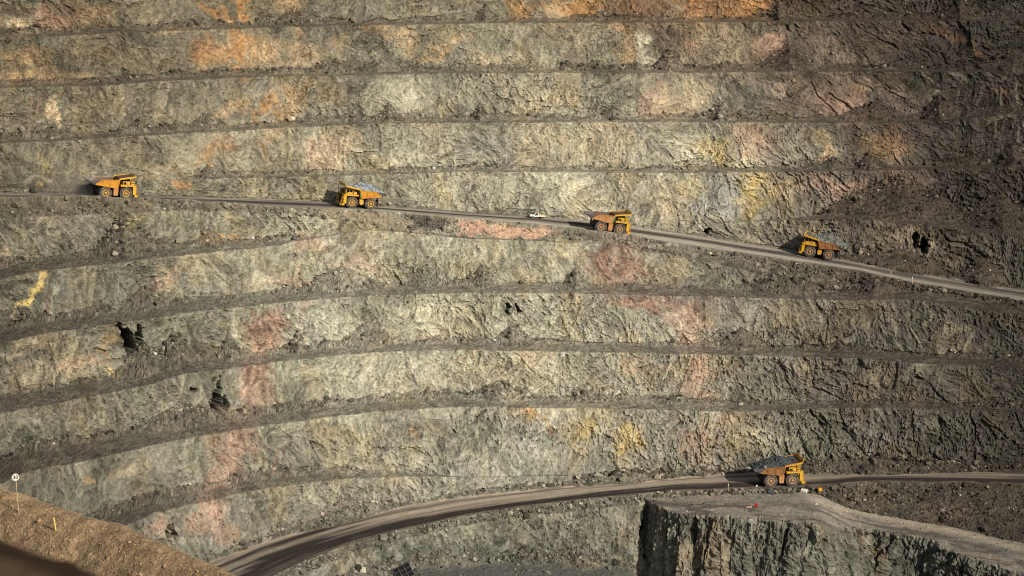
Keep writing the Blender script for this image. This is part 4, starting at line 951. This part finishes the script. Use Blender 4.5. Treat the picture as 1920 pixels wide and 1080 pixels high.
# ------------------------------------------------------------------ the white ute
def build_ute():
    root = empty('pickup_truck', label='small white ute with a roof beacon on the upper road', cat='ute')
    def P(m, n, ma, par=root, bv=0): return m.build(n, ma, par, bv)
    m = MB(); m.prism([(-.35,.55),(2.35,.5),(2.45,.75),(2.42,1.08),(1.35,1.18),(.75,1.82),(-.30,1.86),(-.38,1.15)], -.88, .88); b = P(m, 'body', M_WHITE, bv=.05)
    for s in (-1, 1):
        m = MB(); m.prism([(.02,1.22),(1.08,1.22),(.66,1.70),(.02,1.72)], s*.885, s*.90); P(m, 'window', M_GLASS, b)
        m = MB(); m.box(.05, .85, min(s*.885, s*.895), max(s*.885, s*.895), .86, 1.02); P(m, 'door_marking', M_DSTEEL, b)
        m = MB(); m.box(2.44, 2.50, min(s*.5, s*.8), max(s*.5, s*.8), .82, 1.0); P(m, 'headlight', M_LAMP, b)
    m = MB(); m.quadbox([(1.36,-.75,1.22),(1.40,-.75,1.22),(1.40,.75,1.22),(1.36,.75,1.22),(.80,-.68,1.78),(.84,-.68,1.79),(.84,.68,1.79),(.80,.68,1.78)]); P(m, 'windscreen', M_GLASS, b)
    m = MB(); m.box(-2.35, -.42, -.92, .92, .72, .84)
    for s in (-1, 1): m.box(-2.35, -.42, min(s*.86, s*.92), max(s*.86, s*.92), .84, 1.22)
    m.box(-2.41, -2.35, -.92, .92, .72, 1.22); P(m, 'tray', M_CREAM)
    m = MB(); m.box(-2.0, -1.3, -.5, .5, .845, 1.3); P(m, 'tool_box', M_CREAM, bv=.04)
    m = MB()
    for y in (-.7, 0, .7): m.tube((-.5, y, .84), (-.5, y, 1.9), .03, 5)
    m.tube((-.5, -.7, 1.9), (-.5, .7, 1.9), .03, 5); P(m, 'headboard', M_DSTEEL)
    m = MB(); m.box(-.1, .25, -.6, .6, 1.87, 1.99); P(m, 'roof_beacon', M_REDD)
    m = MB(); m.tube((2.6, -.8, .6), (2.6, .8, .6), .08, 6); m.tube((2.62, -.7, .95), (2.62, .7, .95), .04, 6)
    for y in (-.6, .6): m.tube((2.5, y, .5), (2.62, y, 1.0), .04, 6)
    P(m, 'bull_bar', M_DSTEEL)
    for x in (1.62, -1.25):
        for s in (-1, 1):
            h = MB(); h.lathe_y((x, s*.80, .40), [(s*.02, .10), (s*.13, .08)], 10); w = P(h, 'wheel', M_WHITE)
            t = MB(); t.lathe_y((x, s*.80, .40), [(-s*.12, .24), (-s*.12, .36), (-s*.09, .40), (s*.09, .40), (s*.12, .36), (s*.11, .25)], 18); P(t, 'tyre', M_TYRE, w)
            r_ = MB(); r_.lathe_y((x, s*.80, .40), [(-s*.1, .24), (s*.11, .25), (s*.07, .2), (s*.05, .08)], 14); P(r_, 'rim', M_WHITE, w)
    m = MB(); m.box(-2.3, 2.2, -.5, .5, .42, .58); P(m, 'chassis', M_DSTEEL)
    m = MB(); m.tube((-.6, .75, 1.2), (-.9, .8, 3.4), .012, 4); P(m, 'whip_aerial', M_WHITE)
    return root
u = build_ute(); p, tg = road_frame('UR0', 1008, 411.0, .9); pose(u, p, tg, True, .93, 0, .03)

# ------------------------------------------------------------------ signs, markers and small things
def view_yaw(p): return math.atan2(p.x, p.y)
M_POLE = mat('pale_timber', L3(196,176,130), .7)
M_SIGN = mat('sign_white', L3(232,230,214), .5); M_TXT = mat('sign_black', L3(26,24,22), .6); M_RING = mat('sign_ring', L3(150,90,70), .6)
b_ = on_ground(34, 957, 'bank')
sg = empty('speed_sign', b_, 'round white speed sign reading 30 on a thin pole on the dirt bank', 'sign'); sg.rotation_euler = (0, 0, -view_yaw(b_))
px_m = 3500/((b_.y)*CP-(b_.z-ZC)*SP); hp = 66/px_m; rd_ = 7.4/px_m
m = MB(); m.tube((0, 0, -.3), (-.10, 0, hp+rd_*.5), .032, 8); m.build('pole', M_POLE, sg)
m = MB(); m.lathe_y((-.11, -.05, hp), [(0, rd_), (-.02, rd_)], 32); dsc = m.build('sign_disc', M_SIGN, sg)
m = MB()
n = 0
for i in range(32):
    a0, a1 = 2*pi*i/32, 2*pi*(i+1)/32
    m.quadbox([(-.11+r*cos(a), y, hp+r*sin(a)) for y in (-.071, -.076) for r, a in ((rd_*.88, a0), (rd_*.98, a0), (rd_*.98, a1), (rd_*.88, a1))])
m.build('sign_rim', M_RING, dsc)
fc = bpy.data.curves.new('number', 'FONT'); fc.body = '30'; fc.size = rd_*1.25; fc.align_x = 'CENTER'; fc.align_y = 'CENTER'; fc.extrude = .004; fc.offset = .008
fo = bpy.data.objects.new('number', fc); COL.objects.link(fo); me = bpy.data.meshes.new_from_object(fo.evaluated_get(bpy.context.evaluated_depsgraph_get()))
bpy.data.objects.remove(fo); me.materials.clear(); me.materials.append(M_TXT)
nb = bpy.data.objects.new('number', me); COL.objects.link(nb); nb.parent = dsc; nb.location = (-.11, -.08, hp); nb.rotation_euler = (pi/2, 0, 0)
b_ = on_ground(105, 993, 'bank')
M_STK = mat('stake_yellow', L3(228,206,110), .6)
m = MB(); k_ = 25/px_m; m.box(-.045, .045, -.02, .02, -.25, k_); o = m.build('marker_stake', M_STK); o.location = b_; o.rotation_euler = (0, R(-6), -view_yaw(b_)); tag(o, 'short yellow marker stake on the dirt bank, right of the speed sign', 'stake')

def post(x, y, h, label, col_m, top_m, sheet='wall', group=None, r=.07, tilt=0):
    g = on_ground(x, y, sheet); e = empty('guide_post', g, label, 'post', group); e.rotation_euler = (0, R(tilt), 0)
    m = MB(); m.box(-r, r, -.03, .03, -.2, h); m.build('post', col_m, e)
    m = MB(); m.box(-r*1.7, r*1.7, -.05, .05, h, h+.5); m.build('reflector', top_m, e); return e
M_PWHITE = mat('post_white', L3(222,218,206), .6); M_PINK = mat('post_faded', L3(214,170,140), .6)
post(1419, 919, .9, 'white topped guide post just behind the rear wheel of the lower truck', M_DSTEEL, M_PWHITE, r=.10)
post(1365, 921, 1.5, 'thin pale guide post on the lower road edge, left of the lower truck', M_PINK, M_PWHITE, r=.05)
post(1670, 521, 1.3, 'faded orange guide post, the left one of two right of the brown truck', M_PINK, M_PINK, group='guide posts on the upper road', r=.06)
post(1710, 530, 1.2, 'thin cream guide post, the right one of two right of the brown truck', M_PINK, M_PWHITE, group='guide posts on the upper road', r=.06)

# white drum, yellow box, dark drum beside the lower road
g = on_ground(1508, 925, 'wall'); e = empty('drum', g, 'white drum lying below the front bumper of the lower truck', 'drum')
m = MB(); m.lathe_y((0, 0, .55), [(-.75, .5), (-.72, .55), (-.25, .55), (-.22, .58), (.22, .58), (.25, .55), (.72, .55), (.75, .5)], 20); m.build('shell', M_PWHITE, e)
m = MB(); m.tube((.25, -.76, .75), (.25, -.82, .75), .08, 8); m.build('bung', M_DSTEEL, e)
e.rotation_euler = (0, 0, R(62)); 
M_YBOX = mat('yellow_plastic', L3(216,160,44), .5, noise=(DUST, 2, .55, .85))
g = on_ground(1536, 922, 'wall')+Vector((0, -.6, .45)); e = empty('water_tank', g+Vector((0, 0, -.1)), 'square yellow tank at the foot of the dark rubble right of the white drum', 'tank')
e.scale = (.78, .78, .78)
m = MB(); m.box(-.62, .62, -.5, .5, 0, 1.15); m.build('body', M_YBOX, e, .1)
m = MB(); m.lathe_y((0, 0, 0), [(0, .16), (.12, .16)], 12); m.v = [(x, z*1.0, 1.15+y) for x, y, z in m.v]; m.build('cap', M_DSTEEL, e)
m = MB(); m.box(-.5, .5, -.53, -.505, .25, .45); m.box(-.5, .5, -.53, -.505, .65, .85); m.build('rib', M_YBOX, e)
g = on_ground(1446, 928, 'wall'); e = empty('drum', g, 'dark blue drum at the road edge below the rear wheel of the lower truck', 'drum')
M_BLUE = mat('blue_paint', L3(70,84,96), .6)
m = MB(); m.lathe_y((0, 0, .5), [(-.7, .44), (-.67, .5), (.67, .5), (.7, .44)], 18); m.build('shell', M_BLUE, e)
m = MB(); m.lathe_y((0, 0, .5), [(-.2, .51), (-.17, .54), (.17, .54), (.2, .51)], 18); m.build('hoop', M_BLUE, e); e.rotation_euler = (0, 0, R(75))
# red sign board on a low stand with pale sheet next to it
g = on_ground(1417, 950, 'ramp'); e = empty('barrier_board', g, 'small red warning board standing on the pale ramp', 'board')
m = MB(); m.box(-.38, .38, -.03, .03, .15, 1.05); m.build('panel', M_REDD, e, .02)
m = MB(); m.tube((-.3, 0, .2), (-.35, .35, 0), .03, 5); m.tube((.3, 0, .2), (.35, .35, 0), .03, 5); m.tube((-.3, 0, .2), (-.33, -.2, 0), .03, 5); m.tube((.3, 0, .2), (.33, -.2, 0), .03, 5); m.build('stand', M_DSTEEL, e)
e.rotation_euler = (0, 0, R(-25))
g = on_ground(1405, 950, 'ramp'); m = MB(); m.quadbox([(-.7,-.4,0),(.6,-.5,.02),(.7,.4,.05),(-.6,.5,.0),(-.7,-.4,.08),(.6,-.5,.1),(.7,.4,.16),(-.6,.5,.06)]); o = m.build('board', M_PINK); o.location = g; tag(o, 'pale board lying flat on the ramp, left of the red warning board', 'board')
# dark gridded screen leaning at the pit floor
g = on_ground(764, 1083); e = empty('screen_panel', g, 'dark gridded screen panel at the bottom edge', 'panel')
m = MB(); m.box(-2.0, 2.0, -.06, .06, 0, 3.4); m.build('backing', M_BLACK, e)
m = MB()
for x in (-2.0, -.67, .67, 2.0): m.box(x-.06, x+.06, -.12, -.065, 0, 3.4)
for z in (0.05, 1.1, 2.2, 3.35): m.box(-2.0, 2.0, -.13, -.125+.0, z-.05, z+.05)
m.build('grid_frame', M_GSTEEL, e)
e.rotation_euler = (R(-35), R(-24), R(12))

# boulders that stand out singly
def boulder(x, y, size, colr, label, seed, sheet='wall', group=None):
    g = on_ground(x, y, sheet); bm = bmesh.new(); bmesh.ops.create_icosphere(bm, subdivisions=3, radius=1.0)
    rs = np.random.RandomState(seed)
    pl = [(Vector(rs.normal(0, 1, 3)).normalized(), rs.uniform(.55, .85)) for _ in range(14)]
    for v in bm.verts:
        for n_, d_ in pl:
            q = v.co.dot(n_)
            if q > d_: v.co -= n_*(q-d_)
        v.co *= 1+rs.uniform(-.02, .02)
    sx = rs.uniform(.8, 1.3); 
    for v in bm.verts: v.co = Vector((v.co.x*size*sx, v.co.y*size, v.co.z*size*.75))
    me = bpy.data.meshes.new('boulder'); bm.to_mesh(me); bm.free()
    me.materials.append(mat('boulder_rock', L3(*colr), .95, noise=(L3(*[int(c*.72) for c in colr]), 1.6, .35, .65), bump=(3, .5, .15)))
    o = bpy.data.objects.new('boulder', me); COL.objects.link(o); o.location = g+Vector((0, 0, size*.35)); o.rotation_euler = (rs.uniform(-.3,.3), rs.uniform(-.3,.3), rs.uniform(0, 6))
    return tag(o, label, 'boulder', group)
BG = 'boulders lying on the benches and road edges'
boulder(1614, 473, .75, (186,170,140), 'pale boulder just behind the brown truck, left of its pair', 1, group=BG)
boulder(1628, 477, .65, (184,166,138), 'pale boulder at the road edge, right one of the pair behind the brown truck', 2, group=BG)
boulder(1180, 455, .55, (198,184,156), 'cream boulder on the road shoulder under the tan truck', 3, group=BG)
boulder(214, 475, .9, (176,168,148), 'pale boulder on the dark rubble cone at the left, below the leftmost truck', 4, group=BG)
boulder(308, 392, .45, (206,198,178), 'small white boulder on the shoulder right of the leftmost truck', 5, group=BG)
boulder(1486, 152, .8, (168,140,106), 'tan orange boulder on the second bench at the upper right', 6, group=BG)
boulder(1350, 218, 1.0, (180,176,160), 'grey boulder atop the third bench at the upper right', 7, group=BG)
boulder(472, 45, .8, (190,160,118), 'tan boulder on the top bench under the orange streaks', 8, group=BG)
boulder(553, 447, .8, (120,122,112), 'dark grey boulder where the left bench meets the upper road', 9, group=BG)
boulder(1785, 868, .9, (150,138,118), 'tan boulder in the dark rubble right of the lower truck', 10, group=BG)

# ------------------------------------------------------------------ dust raised behind the leftmost truck
p, tg = road_frame('UR0', 150, 372, 5)
bm = bmesh.new(); bmesh.ops.create_icosphere(bm, subdivisions=3, radius=1.0)
for v in bm.verts: v.co = Vector((v.co.x*11, v.co.y*5.5, v.co.z*4.5+2.0))
me = bpy.data.meshes.new('dust_cloud'); bm.to_mesh(me); bm.free()
dm = bpy.data.materials.new('road_dust'); dm.use_nodes = True; n = dm.node_tree.nodes; l = dm.node_tree.links; n.clear()
out = n.new('ShaderNodeOutputMaterial'); pv = n.new('ShaderNodeVolumePrincipled'); pv.inputs['Color'].default_value = (.78, .70, .60, 1)
tc = n.new('ShaderNodeTexCoord'); mp = n.new('ShaderNodeMapping'); mp.inputs['Location'].default_value = (-1, -1, -1); mp.inputs['Scale'].default_value = (2, 2, 2)
gr = n.new('ShaderNodeTexGradient'); gr.gradient_type = 'SPHERICAL'
l.new(tc.outputs['Generated'], mp.inputs['Vector']); l.new(mp.outputs[0], gr.inputs['Vector'])
tx_ = n.new('ShaderNodeTexNoise'); tx_.inputs['Scale'].default_value = .25; tx_.inputs['Detail'].default_value = 3; l.new(tc.outputs['Object'], tx_.inputs['Vector'])
m1 = n.new('ShaderNodeMath'); m1.operation = 'MULTIPLY'; l.new(gr.outputs['Fac'], m1.inputs[0]); l.new(tx_.outputs['Fac'], m1.inputs[1])
m2 = n.new('ShaderNodeMath'); m2.operation = 'MULTIPLY'; l.new(m1.outputs[0], m2.inputs[0]); m2.inputs[1].default_value = .2
l.new(m2.outputs[0], pv.inputs['Density']); l.new(pv.outputs[0], out.inputs['Volume']); me.materials.append(dm)
o = bpy.data.objects.new('dust_cloud', me); COL.objects.link(o); o.location = p; o.rotation_euler = (0, 0, math.atan2(tg.y, tg.x))
tag(o, 'thin pale dust hanging behind the leftmost truck', 'dust', kind='stuff')
